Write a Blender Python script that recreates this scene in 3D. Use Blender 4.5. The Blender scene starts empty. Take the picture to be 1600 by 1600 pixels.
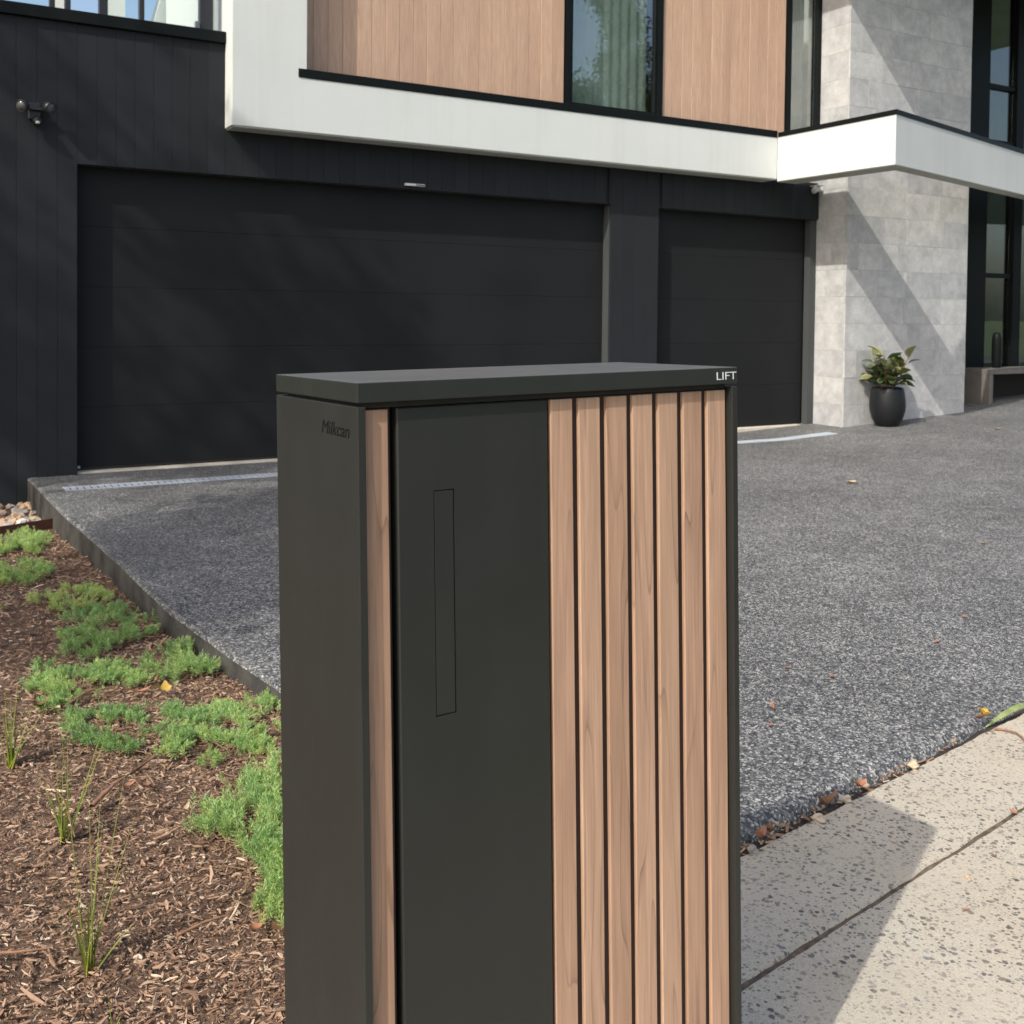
import bpy, bmesh, math, random
import numpy as np
from mathutils import Vector, Matrix, Euler, noise as mnoise

random.seed(7); rng = np.random.default_rng(7)
scene = bpy.context.scene
COL = scene.collection

# ------------------------------------------------------------------ camera, sky, sun, exposure
EYE = 1.30                                    # camera height above the footpath
cam_d = bpy.data.cameras.new('camera'); cam = bpy.data.objects.new('camera', cam_d); COL.objects.link(cam)
cam_d.sensor_fit = 'HORIZONTAL'; cam_d.sensor_width = 36.0
cam_d.lens = 1627.74 / 1600 * 36.0
cam_d.shift_y = (531.7 - 800) / 1600
cam_d.clip_start = 0.05; cam_d.clip_end = 2000
_y, _p, _r = math.radians(30.0), math.radians(1.522), math.radians(0.635)
_f = Vector((math.sin(_y), math.cos(_y), 0)); _ri = Vector((math.cos(_y), -math.sin(_y), 0)); _u = Vector((0, 0, 1))
_f2 = _f * math.cos(_p) - _u * math.sin(_p); _u2 = _u * math.cos(_p) + _f * math.sin(_p)
_r3 = _ri * math.cos(_r) + _u2 * math.sin(_r); _u3 = _u2 * math.cos(_r) - _ri * math.sin(_r)
_m = Matrix((_r3, _u3, -_f2)).transposed().to_4x4(); _m.translation = (0, 0, EYE)
cam.matrix_world = _m
cam_d.dof.use_dof = True; cam_d.dof.focus_distance = 1.45; cam_d.dof.aperture_fstop = 18.0
scene.camera = cam

SUN = Vector((1.0, 0.465, -1.01)).normalized()
w = bpy.data.worlds.new('World'); scene.world = w; w.use_nodes = True
wn = w.node_tree.nodes; wl = w.node_tree.links
sky = wn.new('ShaderNodeTexSky'); sky.sky_type = 'NISHITA'; sky.sun_disc = False
sky.sun_elevation = math.asin(-SUN.z); sky.sun_rotation = math.atan2(-SUN.x, -SUN.y) % (2 * math.pi)
sky.air_density = 1.0; sky.dust_density = 4.0; sky.ozone_density = 0.6
bg = wn['Background']; bg.inputs['Strength'].default_value = 0.15
wl.new(sky.outputs[0], bg.inputs[0])
sun_d = bpy.data.lights.new('sun', 'SUN'); sun_d.energy = 2.7; sun_d.angle = math.radians(0.5); sun_d.color = (1.0, 0.95, 0.875)
sun_o = bpy.data.objects.new('sun', sun_d); COL.objects.link(sun_o); sun_o.location = (-8, -4, 12)
sun_o.rotation_euler = SUN.to_track_quat('-Z', 'Y').to_euler()
vs = scene.view_settings; vs.view_transform = 'Standard'; vs.look = 'None'; vs.gamma = 1; vs.use_curve_mapping = False
vs.exposure = 0.58
scene.render.film_transparent = False

# ------------------------------------------------------------------ helpers
WL = {}
def link(o): COL.objects.link(o); return o
def props(o, label=None, cat=None, group=None, kind=None):
    if label: o['label'] = label
    if cat: o['category'] = cat
    if group: o['group'] = group
    if kind: o['kind'] = kind
    return o
def empty(name, loc, label=None, cat=None, group=None):
    o = link(bpy.data.objects.new(name, None)); o.location = loc; o.empty_display_size = .1
    WL[o.name] = Vector(loc); props(o, label, cat, group); return o
def put(name, me, loc=(0, 0, 0), parent=None, mat=None, rot=None, local=False):
    """link mesh as one object; loc is a world position unless local"""
    if mat is not None and len(me.materials) == 0: me.materials.append(mat)
    o = link(bpy.data.objects.new(name, me)); loc = Vector(loc)
    if parent is not None:
        o.parent = parent
        if not local: loc = loc - WL.get(parent.name, Vector())
    o.location = loc
    if rot is not None: o.rotation_euler = rot
    WL[o.name] = loc + (WL.get(parent.name, Vector()) if parent is not None else Vector())
    return o
_boxes = {}
def box_mesh(sx, sy, sz, bev=0.0, key='', seg=1):
    k = (round(sx, 4), round(sy, 4), round(sz, 4), bev, key)
    if k in _boxes: return _boxes[k]
    bm = bmesh.new(); bmesh.ops.create_cube(bm, size=1)
    bmesh.ops.scale(bm, vec=(sx, sy, sz), verts=bm.verts)
    if bev > 0: bmesh.ops.bevel(bm, geom=bm.edges[:], offset=bev, segments=seg, affect='EDGES', profile=.5)
    me = bpy.data.meshes.new('box'); bm.to_mesh(me); bm.free(); _boxes[k] = me
    return me
def box(name, lo, hi, mat, parent=None, bev=0.0, kind=None, local=False, key=None):
    lo = Vector(lo); hi = Vector(hi); s = hi - lo
    me = box_mesh(s.x, s.y, s.z, bev, (key or '') + mat.name)
    o = put(name, me, (lo + hi) / 2, parent, mat, local=local)
    if kind: o['kind'] = kind
    return o
def fast_mesh(name, V, F, smooth=False, tint=None):
    V = np.asarray(V, np.float32).reshape(-1, 3); F = np.asarray(F, np.int32); n, k = F.shape
    me = bpy.data.meshes.new(name)
    me.vertices.add(len(V)); me.vertices.foreach_set('co', V.ravel())
    me.loops.add(n * k); me.loops.foreach_set('vertex_index', F.ravel())
    me.polygons.add(n); me.polygons.foreach_set('loop_start', np.arange(0, n * k, k, dtype=np.int32))
    me.polygons.foreach_set('use_smooth', np.full(n, smooth))
    if tint is not None:
        a = me.attributes.new('tint', 'FLOAT', 'POINT'); a.data.foreach_set('value', np.asarray(tint, np.float32))
    me.update(calc_edges=True); me.validate(); return me
def bm_mesh(bm, name='mesh', smooth=False):
    me = bpy.data.meshes.new(name)
    if smooth:
        for f in bm.faces: f.smooth = True
    bm.to_mesh(me); bm.free(); return me
def lathe(profile, n=40, name='lathe'):
    V = []; F = []
    for r, z in profile:
        for i in range(n):
            a = 2 * math.pi * i / n; V.append((r * math.cos(a), r * math.sin(a), z))
    for j in range(len(profile) - 1):
        for i in range(n):
            i2 = (i + 1) % n; F.append((j * n + i, j * n + i2, (j + 1) * n + i2, (j + 1) * n + i))
    return fast_mesh(name, V, F, True)
def tube_arrays(pts, radii, n=6):
    V = []; F = []; pts = [Vector(p) for p in pts]
    for k, p in enumerate(pts):
        t = (pts[min(k + 1, len(pts) - 1)] - pts[max(k - 1, 0)]).normalized()
        a = t.orthogonal().normalized(); b = t.cross(a)
        for i in range(n):
            an = 2 * math.pi * i / n; V.append(p + (a * math.cos(an) + b * math.sin(an)) * radii[k])
    for k in range(len(pts) - 1):
        for i in range(n):
            i2 = (i + 1) % n; F.append((k * n + i, k * n + i2, (k + 1) * n + i2, (k + 1) * n + i))
    return [tuple(v) for v in V], F
def merge(parts):
    V = []; F = []
    for v, f in parts:
        o = len(V); V += list(v); F += [tuple(i + o for i in q) for q in f]
    return V, F
def fbm(x, y, z=0, s=1, o=3):
    return mnoise.fractal(Vector((x * s, y * s, z * s)), 1.0, 2.0, o)

# ------------------------------------------------------------------ materials
class NT:
    def __init__(s, name):
        s.m = bpy.data.materials.new(name); s.m.use_nodes = True; s.t = s.m.node_tree; s.b = s.t.nodes['Principled BSDF']; s.out = s.t.nodes['Material Output']
    def n(s, typ, **kw):
        nd = s.t.nodes.new('ShaderNode' + typ)
        for k, v in kw.items(): setattr(nd, k, v)
        return nd
    def l(s, a, b): s.t.links.new(a, b)
    def coord(s, scale=(1, 1, 1), out='Object', rand=0.0):
        tc = s.n('TexCoord'); mp = s.n('Mapping'); mp.inputs['Scale'].default_value = scale
        src = tc.outputs[out]
        if rand:
            oi = s.n('ObjectInfo'); mm = s.n('Math', operation='MULTIPLY'); mm.inputs[1].default_value = rand
            s.l(oi.outputs['Random'], mm.inputs[0]); va = s.n('VectorMath', operation='ADD'); s.l(src, va.inputs[0]); s.l(mm.outputs[0], va.inputs[1]); src = va.outputs[0]
        s.l(src, mp.inputs['Vector']); return mp.outputs[0]
    def geo(s, scale=(1, 1, 1)):
        g = s.n('NewGeometry'); mp = s.n('Mapping'); mp.inputs['Scale'].default_value = scale; s.l(g.outputs['Position'], mp.inputs[0]); return mp.outputs[0]
    def noise(s, vec, scale, detail=3, rough=.5, dist=0):
        nd = s.n('TexNoise'); nd.inputs['Scale'].default_value = scale; nd.inputs['Detail'].default_value = detail
        nd.inputs['Roughness'].default_value = rough; nd.inputs['Distortion'].default_value = dist; s.l(vec, nd.inputs['Vector']); return nd.outputs['Fac']
    def ramp(s, fac, stops, interp='LINEAR'):
        r = s.n('ValToRGB'); e = r.color_ramp; e.interpolation = interp
        while len(e.elements) < len(stops): e.elements.new(.5)
        for el, (p, c) in zip(e.elements, stops):
            el.position = p; el.color = (c, c, c, 1) if isinstance(c, (int, float)) else (*c, 1)
        s.l(fac, r.inputs[0]); return r.outputs[0]
    def mix(s, fac, a, b, mode='MIX'):
        nd = s.n('MixRGB', blend_type=mode)
        for i, v in ((0, fac), (1, a), (2, b)):
            if isinstance(v, (int, float)): nd.inputs[i].default_value = v if i == 0 else (v, v, v, 1)
            elif isinstance(v, tuple): nd.inputs[i].default_value = (*v, 1)
            else: s.l(v, nd.inputs[i])
        return nd.outputs[0]
    def math(s, op, a, b=0.0):
        nd = s.n('Math', operation=op)
        for i, v in ((0, a), (1, b)):
            if isinstance(v, (int, float)): nd.inputs[i].default_value = v
            else: s.l(v, nd.inputs[i])
        return nd.outputs[0]
    def bump(s, h, strength=.3, dist=.01):
        b = s.n('Bump'); b.inputs['Strength'].default_value = strength; b.inputs['Distance'].default_value = dist
        s.l(h, b.inputs['Height']); s.l(b.outputs[0], s.b.inputs['Normal']); return b
    def base(s, c):
        if isinstance(c, tuple): s.b.inputs['Base Color'].default_value = (*c, 1)
        else: s.l(c, s.b.inputs['Base Color'])
    def rough(s, r):
        if isinstance(r, (int, float)): s.b.inputs['Roughness'].default_value = r
        else: s.l(r, s.b.inputs['Roughness'])

def simple(name, c, rough=.5, var=.12, vscale=3, bscale=60, bstr=.08, bdist=.004, spec=.5, rand=0.0, metallic=0):
    t = NT(name); v = t.geo() if not rand else t.coord(rand=rand)
    n = t.noise(v, vscale, 4)
    lo = tuple(x * (1 - var) for x in c); hi = tuple(min(1, x * (1 + var)) for x in c)
    col = t.ramp(n, [(.3, lo), (.7, hi)])
    if rand:
        oi = t.n('ObjectInfo'); k = t.ramp(oi.outputs['Random'], [(0, 1 - var), (1, 1 + var * .6)]); col = t.mix(1, col, k, 'MULTIPLY')
    t.base(col); t.rough(rough); t.b.inputs['Specular IOR Level'].default_value = spec; t.b.inputs['Metallic'].default_value = metallic
    if bstr: t.bump(t.noise(v, bscale, 3), bstr, bdist)
    return t.m

def m_powder(name, c, rough=.46, sky_sheen=0.0):
    t = NT(name); v = t.coord()
    big = t.noise(v, 2.2, 3); col = t.ramp(big, [(.3, tuple(x * .93 for x in c)), (.7, tuple(x * 1.06 for x in c))])
    col = t.mix(1, col, t.ramp(t.noise(t.coord((26, 26, 1.3)), 1, 5, .65), [(.3, .93), (.7, 1.07)]), 'MULTIPLY')
    # dust specks
    vo = t.n('TexVoronoi'); vo.inputs['Scale'].default_value = 34; t.l(v, vo.inputs['Vector'])
    sp = t.ramp(vo.outputs['Distance'], [(.0, 1), (.035, 0)]); sel = t.ramp(vo.outputs['Color'], [(.84, 0), (.9, 1)])
    col = t.mix(t.math('MULTIPLY', t.math('MULTIPLY', sp, sel),  .35), col, (.3, .3, .27))
    if sky_sheen:    # sky reflection painted in as a paler colour on upward faces
        ge = t.n('NewGeometry'); sx = t.n('SeparateXYZ'); t.l(ge.outputs['Normal'], sx.inputs[0])
        up = t.ramp(sx.outputs[2], [(.35, 0), (.9, 1)]); dn = t.ramp(t.noise(v, 7, 5, .65), [(.25, .7), (.75, 1)])
        col = t.mix(t.math('MULTIPLY', t.math('MULTIPLY', up, dn), sky_sheen), col, (.088, .096, .098))
    t.base(col)
    t.b.inputs['Specular IOR Level'].default_value = .42
    t.rough(t.ramp(t.noise(v, 9, 4), [(.3, rough - .05), (.7, rough + .06)]))
    t.bump(t.noise(v, 900, 2), .05, .0006); return t.m

def m_wood(name, c_lo, c_hi, line, dark_line=.62, vary=1.0):
    """timber grain along local z: fibres, cathedral contour lines, slow tone drift; every board differs"""
    t = NT(name); v = t.coord((1, 1, 1), rand=37.0)
    def st(sx, sz):
        mp = t.n('Mapping'); mp.inputs['Scale'].default_value = (sx, sx, sz); t.l(v, mp.inputs[0]); return mp.outputs[0]
    slow = t.noise(st(9, .9), 1, 3); fib = t.noise(st(420, 9), 1, 3, .6)
    fld = t.noise(st(15, .95), 1, 2, .42, .12); mid = t.noise(st(95, 4.5), 1, 4, .6, .4)
    fr = t.math('FRACT', t.math('MULTIPLY', fld, line))
    ln = t.ramp(fr, [(0, .0), (.02, 1), (.06, .42), (.24, 0), (1, 0)])
    brk = t.ramp(t.noise(st(25, 4), 1, 3), [(.35, .25), (.62, 1)])
    col = t.ramp(slow, [(.28, c_lo), (.72, c_hi)])
    col = t.mix(t.ramp(fib, [(.3, .55), (.7, 0)]), col, tuple(x * .66 for x in c_lo))
    col = t.mix(t.ramp(mid, [(.36, .5), (.6, 0)]), col, tuple(x * .70 for x in c_lo))
    col = t.mix(t.math('MULTIPLY', t.math('MULTIPLY', ln, brk), (1 - dark_line + .25) * .9), col, tuple(x * dark_line * .62 for x in c_lo))
    oi = t.n('ObjectInfo'); col = t.mix(1, col, t.ramp(oi.outputs['Random'], [(0, (1 - .14 * vary, 1 - .18 * vary, 1 - .20 * vary)), (.5, (1, 1 - .02 * vary, 1 - .04 * vary)), (1, (1.02, 1.03, 1.02))]), 'MULTIPLY')
    t.base(col); t.rough(.55); t.b.inputs['Specular IOR Level'].default_value = .3
    t.bump(t.math('ADD', t.math('MULTIPLY', fib, .6), t.math('MULTIPLY', ln, -.5)), .12, .0012); return t.m

def m_aggregate(name):
    t = NT(name); v = t.geo()
    vo = t.n('TexVoronoi'); vo.inputs['Scale'].default_value = 180; vo.inputs['Randomness'].default_value = 1; t.l(v, vo.inputs['Vector'])
    vb = t.n('TexVoronoi'); vb.inputs['Scale'].default_value = 80; t.l(v, vb.inputs['Vector'])
    sep = t.n('SeparateColor'); t.l(vo.outputs['Color'], sep.inputs[0]); sep2 = t.n('SeparateColor'); t.l(vb.outputs['Color'], sep2.inputs[0])
    c1 = t.ramp(sep.outputs[0], [(0, (.026, .029, .031)), (.42, (.056, .060, .062)), (.64, (.115, .120, .120)), (.82, (.28, .28, .27)), (1, (.62, .61, .57))])
    c2 = t.ramp(sep2.outputs[1], [(0, (.03, .032, .036)), (.55, (.08, .083, .086)), (.88, (.26, .255, .24)), (1, (.44, .42, .38))])
    col = t.mix(.34, c1, c2)
    big = t.noise(v, .9, 5, .6); mid = t.noise(v, 6, 4, .6)
    col = t.mix(1, col, t.ramp(big, [(.3, .78), (.7, 1.2)]), 'MULTIPLY'); col = t.mix(1, col, t.ramp(mid, [(.3, .84), (.7, 1.14)]), 'MULTIPLY')
    t.base(col); t.rough(.62); t.b.inputs['Specular IOR Level'].default_value = .35
    t.bump(t.math('ADD', vo.outputs['Distance'], t.math('MULTIPLY', vb.outputs['Distance'], .6)), .5, .005); return t.m

def m_concrete(name, c=(.44, .385, .31), worn=True):
    t = NT(name); v = t.geo()
    w_ = t.noise(v, 55, 3); wv = t.n('VectorMath', operation='MULTIPLY_ADD'); t.l(v, wv.inputs[0])
    cmb = t.n('CombineXYZ'); t.l(t.math('MULTIPLY', w_, .012), cmb.inputs[0]); t.l(t.math('MULTIPLY', w_, -.01), cmb.inputs[1])
    wv.inputs[1].default_value = (1, 1, 1); t.l(cmb.outputs[0], wv.inputs[2]); v2 = wv.outputs[0]
    def pebbles(scale, lo, hi, size):
        vo = t.n('TexVoronoi'); vo.inputs['Scale'].default_value = scale; t.l(v2, vo.inputs['Vector'])
        se = t.n('SeparateColor'); t.l(vo.outputs['Color'], se.inputs[0])
        sh = t.ramp(vo.outputs['Distance'], [(size * .78, 1), (size, 0)]); sl = t.ramp(se.outputs[0], [(lo, 0), (hi, 1)])
        return t.math('MULTIPLY', sh, sl), se.outputs[1], se.outputs[2]
    p1, a1, b1 = pebbles(54, .44, .49, .37); p2, a2, b2 = pebbles(100, .33, .38, .39); p3, a3, b3 = pebbles(230, .45, .5, .4)
    big = t.noise(v, 2.6, 5, .6); patch = t.ramp(t.noise(v, 4.2, 4, .55), [(.31, .0), (.50, 1)])
    fine = t.noise(v, 260, 3, .7)
    col = t.ramp(big, [(.25, tuple(x * .82 for x in c)), (.55, c), (.8, (c[0] * 1.12, c[1] * 1.13, c[2] * 1.14))])
    col = t.mix(1, col, t.ramp(fine, [(.3, .8), (.7, 1.14)]), 'MULTIPLY')
    pc = lambda a: t.ramp(a, [(0, (.06, .06, .058)), (.45, (.13, .12, .10)), (.7, (.21, .175, .13)), (.9, (.30, .28, .25)), (1, (.10, .125, .16))])
    k = t.math('ADD', .25, t.math('MULTIPLY', patch, .75))
    col = t.mix(t.math('MULTIPLY', p3, t.math('MULTIPLY', k, .5)), col, pc(a3))
    col = t.mix(t.math('MULTIPLY', p2, t.math('MULTIPLY', k, .85)), col, pc(a2))
    col = t.mix(t.math('MULTIPLY', p1, t.math('MULTIPLY', patch, .95)), col, pc(a1))
    st = t.ramp(t.noise(v, 1.3, 6, .65), [(.42, 0), (.72, .35)]); col = t.mix(st, col, (.30, .29, .27))
    t.base(col); t.rough(.82); t.b.inputs['Specular IOR Level'].default_value = .25
    h = t.math('ADD', t.math('MULTIPLY', fine, .5), t.math('MULTIPLY', t.math('ADD', p1, p2), .5)); t.bump(h, .45, .003); return t.m

def m_stone(name):
    t = NT(name); v = t.coord(rand=53.0)
    a = t.noise(v, 3.2, 6, .62, .6); b = t.noise(v, 11, 5, .6); f = t.noise(v, 70, 3, .6)
    col = t.ramp(a, [(.25, (.34, .345, .35)), (.5, (.455, .457, .45)), (.75, (.54, .54, .53))])
    col = t.mix(1, col, t.ramp(b, [(.3, .86), (.65, 1.06)]), 'MULTIPLY'); col = t.mix(1, col, t.ramp(f, [(.3, .92), (.7, 1.05)]), 'MULTIPLY')
    bl = t.ramp(t.noise(v, 7, 4, .5, 1.2), [(.66, 0), (.78, .4)]); col = t.mix(bl, col, (.27, .27, .27))
    oi = t.n('ObjectInfo'); col = t.mix(1, col, t.ramp(oi.outputs['Random'], [(0, (.87, .88, .90)), (.45, (.97, .97, .97)), (1, (1.06, 1.06, 1.05))]), 'MULTIPLY')
    ve = t.ramp(t.math('ABSOLUTE', t.math('SUBTRACT', t.noise(v, 2.4, 5, .6, 1.5), .5)), [(0, .2), (.03, 0)]); col = t.mix(ve, col, (.25, .25, .255)); t.base(col); t.rough(.68); t.bump(t.math('ADD', b, t.math('MULTIPLY', f, .4)), .12, .004); return t.m

def m_tinted(name, stops, rough=.6, transl=0.0, spec=.3, bump=0):
    """colour from the per-piece tint attribute"""
    t = NT(name); at = t.n('Attribute'); at.attribute_name = 'tint'
    col = t.ramp(at.outputs['Fac'], stops); t.base(col); t.rough(rough); t.b.inputs['Specular IOR Level'].default_value = spec
    if bump: t.bump(t.noise(t.geo(), 400, 2), bump, .002)
    if transl:
        tr = t.n('BsdfTranslucent'); t.l(t.mix(1, col, (1.1, 1.15, .55), 'MULTIPLY'), tr.inputs[0]); mx = t.n('MixShader'); mx.inputs[0].default_value = transl
        t.l(t.b.outputs[0], mx.inputs[1]); t.l(tr.outputs[0], mx.inputs[2]); t.l(mx.outputs[0], t.out.inputs['Surface'])
    return t.m

def m_glass(name, tint=(.55, .62, .58), refl=1.0, r0=.10):
    t = NT(name); t.t.nodes.remove(t.b)
    gl = t.n('BsdfGlossy'); gl.inputs['Roughness'].default_value = .01; gl.inputs[0].default_value = (refl, refl, refl, 1)
    tr = t.n('BsdfTransparent'); tr.inputs[0].default_value = (*tint, 1)
    lw = t.n('LayerWeight'); lw.inputs['Blend'].default_value = .5
    fac = t.math('ADD', r0, t.math('MULTIPLY', t.math('POWER', lw.outputs['Facing'], 3.5), 1 - r0))
    nz = t.noise(t.geo(), 1.4, 2); b = t.n('Bump'); b.inputs['Strength'].default_value = .03; b.inputs['Distance'].default_value = .02; t.l(nz, b.inputs['Height']); t.l(b.outputs[0], gl.inputs['Normal'])
    mx = t.n('MixShader'); t.l(fac, mx.inputs[0]); t.l(tr.outputs[0], mx.inputs[1]); t.l(gl.outputs[0], mx.inputs[2]); t.l(mx.outputs[0], t.out.inputs['Surface']); return t.m

M = {}
M['powder'] = m_powder('charcoal_powder_coat', (.0175, .0185, .0168))
M['lidp'] = m_powder('sky_sheen_powder_coat', (.0165, .0182, .0158), sky_sheen=.85)  # lid coat with the sky's sheen painted into its top
M['inner'] = simple('black_inner_lining', (.012, .009, .008), .7, bstr=0)
M['slatshade'] = simple('gap_shade_backing', (.026, .012, .008), .7, bstr=0)  # backing colour that stands in for shade in the slat gaps
M['deboss'] = simple('debossed_shadow_black', (.010, .011, .010), .9, .02, bstr=0, spec=0.0)
M['print'] = simple('pale_grey_print', (.55, .56, .56), .5, .03, bstr=0)
M['slat'] = m_wood('timber_look_slat', (.41, .262, .18), (.55, .372, .268), 9.0, .50)
M['board'] = m_wood('pale_cedar_board', (.53, .352, .25), (.64, .44, .32), 2.0, .9, .35)
M['clad'] = simple('charcoal_cladding_paint', (.024, .027, .030), .55, .06, 2.2, 90, .05, .002, .06, rand=11.0)
M['groove'] = simple('black_groove', (.008, .008, .009), .7, bstr=0)
M['doorp'] = simple('dark_door_paint', (.0172, .0182, .0194), .5, .1, 1.5, 240, .05, .001, .08)
M['jamb'] = simple('sunlit_grey_jamb', (.060, .066, .066), .5, .05, bstr=0, spec=.2)  # lighter grey stands in for sunlight falling on the door reveals
M['trim'] = simple('black_aluminium', (.006, .008, .008), .45, .1, bstr=0, spec=.12)
M['render'] = simple('white_render', (.595, .625, .605), .8, .03, 1.2, 180, .08, .002, .2)
def m_render():
    t = NT('white_wall_render'); v = t.geo(); st = t.noise(t.geo((9, 9, .5)), 1, 5, .6); bl = t.noise(v, 1.3, 4)
    col = t.ramp(bl, [(.3, (.575, .605, .585)), (.7, (.615, .64, .62))]); col = t.mix(1, col, t.ramp(st, [(.34, (.962, .962, .95)), (.5, (1, 1, 1))]), 'MULTIPLY')
    t.base(col); t.rough(.82); t.b.inputs['Specular IOR Level'].default_value = .2; t.bump(t.math('ADD', t.noise(v, 160, 3), t.math('MULTIPLY', bl, 3.0)), .10, .002); return t.m
M['render'] = m_render()
M['soffit'] = simple('grey_soffit_paint', (.42, .42, .37), .8, .05, bstr=0)
M['stone'] = m_stone('limestone_tile')
M['grout'] = simple('grey_grout', (.26, .26, .25), .9, bstr=0)
M['agg'] = m_aggregate('dark_exposed_aggregate')
M['kerb'] = simple('raw_slab_edge', (.040, .038, .032), .85, .6, 7, 60, .5, .01)
M['path'] = m_concrete('weathered_footpath_concrete', (.48, .432, .34))
M['sill'] = simple('pale_concrete_sill', (.52, .48, .40), .8, .12, 8)
M['dirt'] = simple('joint_dirt', (.034, .026, .019), .95, .4, 30, 120, .6, .01)
M['joint'] = simple('sandy_joint_dirt', (.11, .082, .056), .95, .5, 40, 160, .6, .008)
M['soil'] = simple('brown_mulch_base', (.11, .068, .043), .95, .4, 25, 120, .7, .015)
M['steelw'] = simple('pale_galvanised_steel', (.38, .425, .475), .5, .08, bstr=0)
M['cort'] = simple('rusted_steel', (.085, .03, .017), .8, .35, 12, 60, .3, .003)
M['white_pl'] = simple('white_plastic', (.7, .71, .7), .4, .03, bstr=0)
M['dark_pl'] = simple('dark_plastic', (.014, .015, .017), .4, .05, bstr=0)
M['lens'] = simple('grey_lens', (.10, .105, .105), .15, .05, bstr=0)
M['glass'] = m_glass('window_glass', (.90, .93, .915), .95, .17)
M['glassd'] = m_glass('dark_entry_glass', (.80, .86, .83), .9)
M['glassc'] = m_glass('clear_balustrade_glass', (.93, .97, .96), .9, .04)
M['curtain'] = simple('grey_green_curtain', (.36, .44, .40), .9, .1, 3, bstr=0)
M['room'] = simple('dim_room_wall', (.34, .38, .34), .9, bstr=0)
M['bench'] = simple('bench_concrete', (.14, .132, .12), .75, .15, 8, 120, .2, .003)
M['pot'] = simple('charcoal_pot_glaze', (.010, .012, .013), .42, .15, 8, 160, .1, .002, .25)
M['chip'] = m_tinted('bark_chips', [(0, (.055, .034, .021)), (.25, (.165, .096, .060)), (.55, (.31, .195, .128)), (.85, (.44, .31, .21)), (.95, (.48, .37, .27)), (1, (.52, .43, .33))], .85, bump=.3)
M['needle'] = m_tinted('ground_cover_leaf', [(0, (.15, .245, .095)), (.4, (.29, .46, .195)), (.75, (.43, .55, .21)), (1, (.53, .56, .25))], .55, .42)
M['straw'] = m_tinted('dry_stems', [(0, (.10, .06, .035)), (1, (.30, .21, .12))], .8)
M['blade'] = m_tinted('strappy_leaf', [(0, (.42, .40, .05)), (.22, (.28, .32, .05)), (.6, (.15, .22, .045)), (1, (.25, .30, .07))], .45, .35)
M['rubber'] = m_tinted('rubber_plant_leaf', [(0, (.02, .04, .015)), (.5, (.06, .095, .04)), (.8, (.19, .20, .09)), (1, (.33, .32, .18))], .24, .15, .5)
M['bark'] = simple('tree_bark', (.14, .11, .085), .9, .35, 9, 30, .6, .03)
M['leafB'] = m_tinted('grey_green_tree_leaf', [(0, (.06, .085, .045)), (.6, (.10, .135, .075)), (1, (.15, .18, .11))], .6, .35)
M['leafA'] = m_tinted('tree_leaf', [(0, (.03, .055, .015)), (.6, (.065, .11, .03)), (1, (.12, .17, .05))], .5, .3)
M['fall_y'] = simple('yellow_fallen_leaf', (.42, .28, .05), .7, .2, 40, bstr=0)
M['fall_o'] = simple('orange_fallen_leaf', (.29, .125, .065), .75, .25, 40, bstr=0)
M['fall_b'] = simple('brown_fallen_leaf', (.17, .085, .04), .8, .3, 40, bstr=0)
M['fall_g'] = simple('green_fallen_leaf', (.21, .26, .095), .6, .2, 40, bstr=0)
M['fall_t'] = simple('tan_fallen_leaf', (.42, .33, .2), .8, .2, 40, bstr=0)
M['twig'] = simple('dry_twig', (.24, .13, .075), .85, .3, 60, bstr=0)
M['grassg'] = simple('verge_grass', (.07, .10, .035), .9, .4, 2, 20, .5, .03)
M['asph'] = simple('street_asphalt', (.05, .05, .052), .9, .15, 6, 200, .5, .005)
def m_rock():
    t = NT('cream_river_stone'); v = t.coord(rand=91.0); oi = t.n('ObjectInfo')
    c = t.ramp(oi.outputs['Random'], [(0, (.30, .28, .25)), (.35, (.47, .42, .35)), (.6, (.55, .44, .30)), (.8, (.44, .27, .15)), (1, (.6, .57, .5))])
    c = t.mix(1, c, t.ramp(t.noise(v, 22, 4), [(.3, .7), (.7, 1.12)]), 'MULTIPLY'); t.base(c); t.rough(.8); t.bump(t.noise(v, 60, 3), .3, .004); return t.m
M['rock'] = m_rock()

# ------------------------------------------------------------------ ground, road, footpath, driveway
def sheet(name, x0, y0, x1, y1, z, mat, n=1):
    V = [(x0 + (x1 - x0) * i / n, y0 + (y1 - y0) * j / n, z) for j in range(n + 1) for i in range(n + 1)]
    F = [(j * (n + 1) + i, j * (n + 1) + i + 1, (j + 1) * (n + 1) + i + 1, (j + 1) * (n + 1) + i) for j in range(n) for i in range(n)]
    return props(put(name, fast_mesh(name, V, F), (0, 0, 0), None, mat), kind='structure')
sheet('ground', -400, -400, 400, 400, -.20, M['grassg'])

P0 = Vector((1.733, 1.862, 0)); PD = Vector((.98668, .16262, 0)); PN = Vector((.16262, -.98668, 0))
def path_pt(s, n, z=0): return P0 + PD * s + PN * n + Vector((0, 0, z))
def mulch_z(y):
    zz = -.10 if y > 8.2 else (-.01 if y < 3.3 else -.01 - .09 * (y - 3.3) / 4.9)
    return zz
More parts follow.
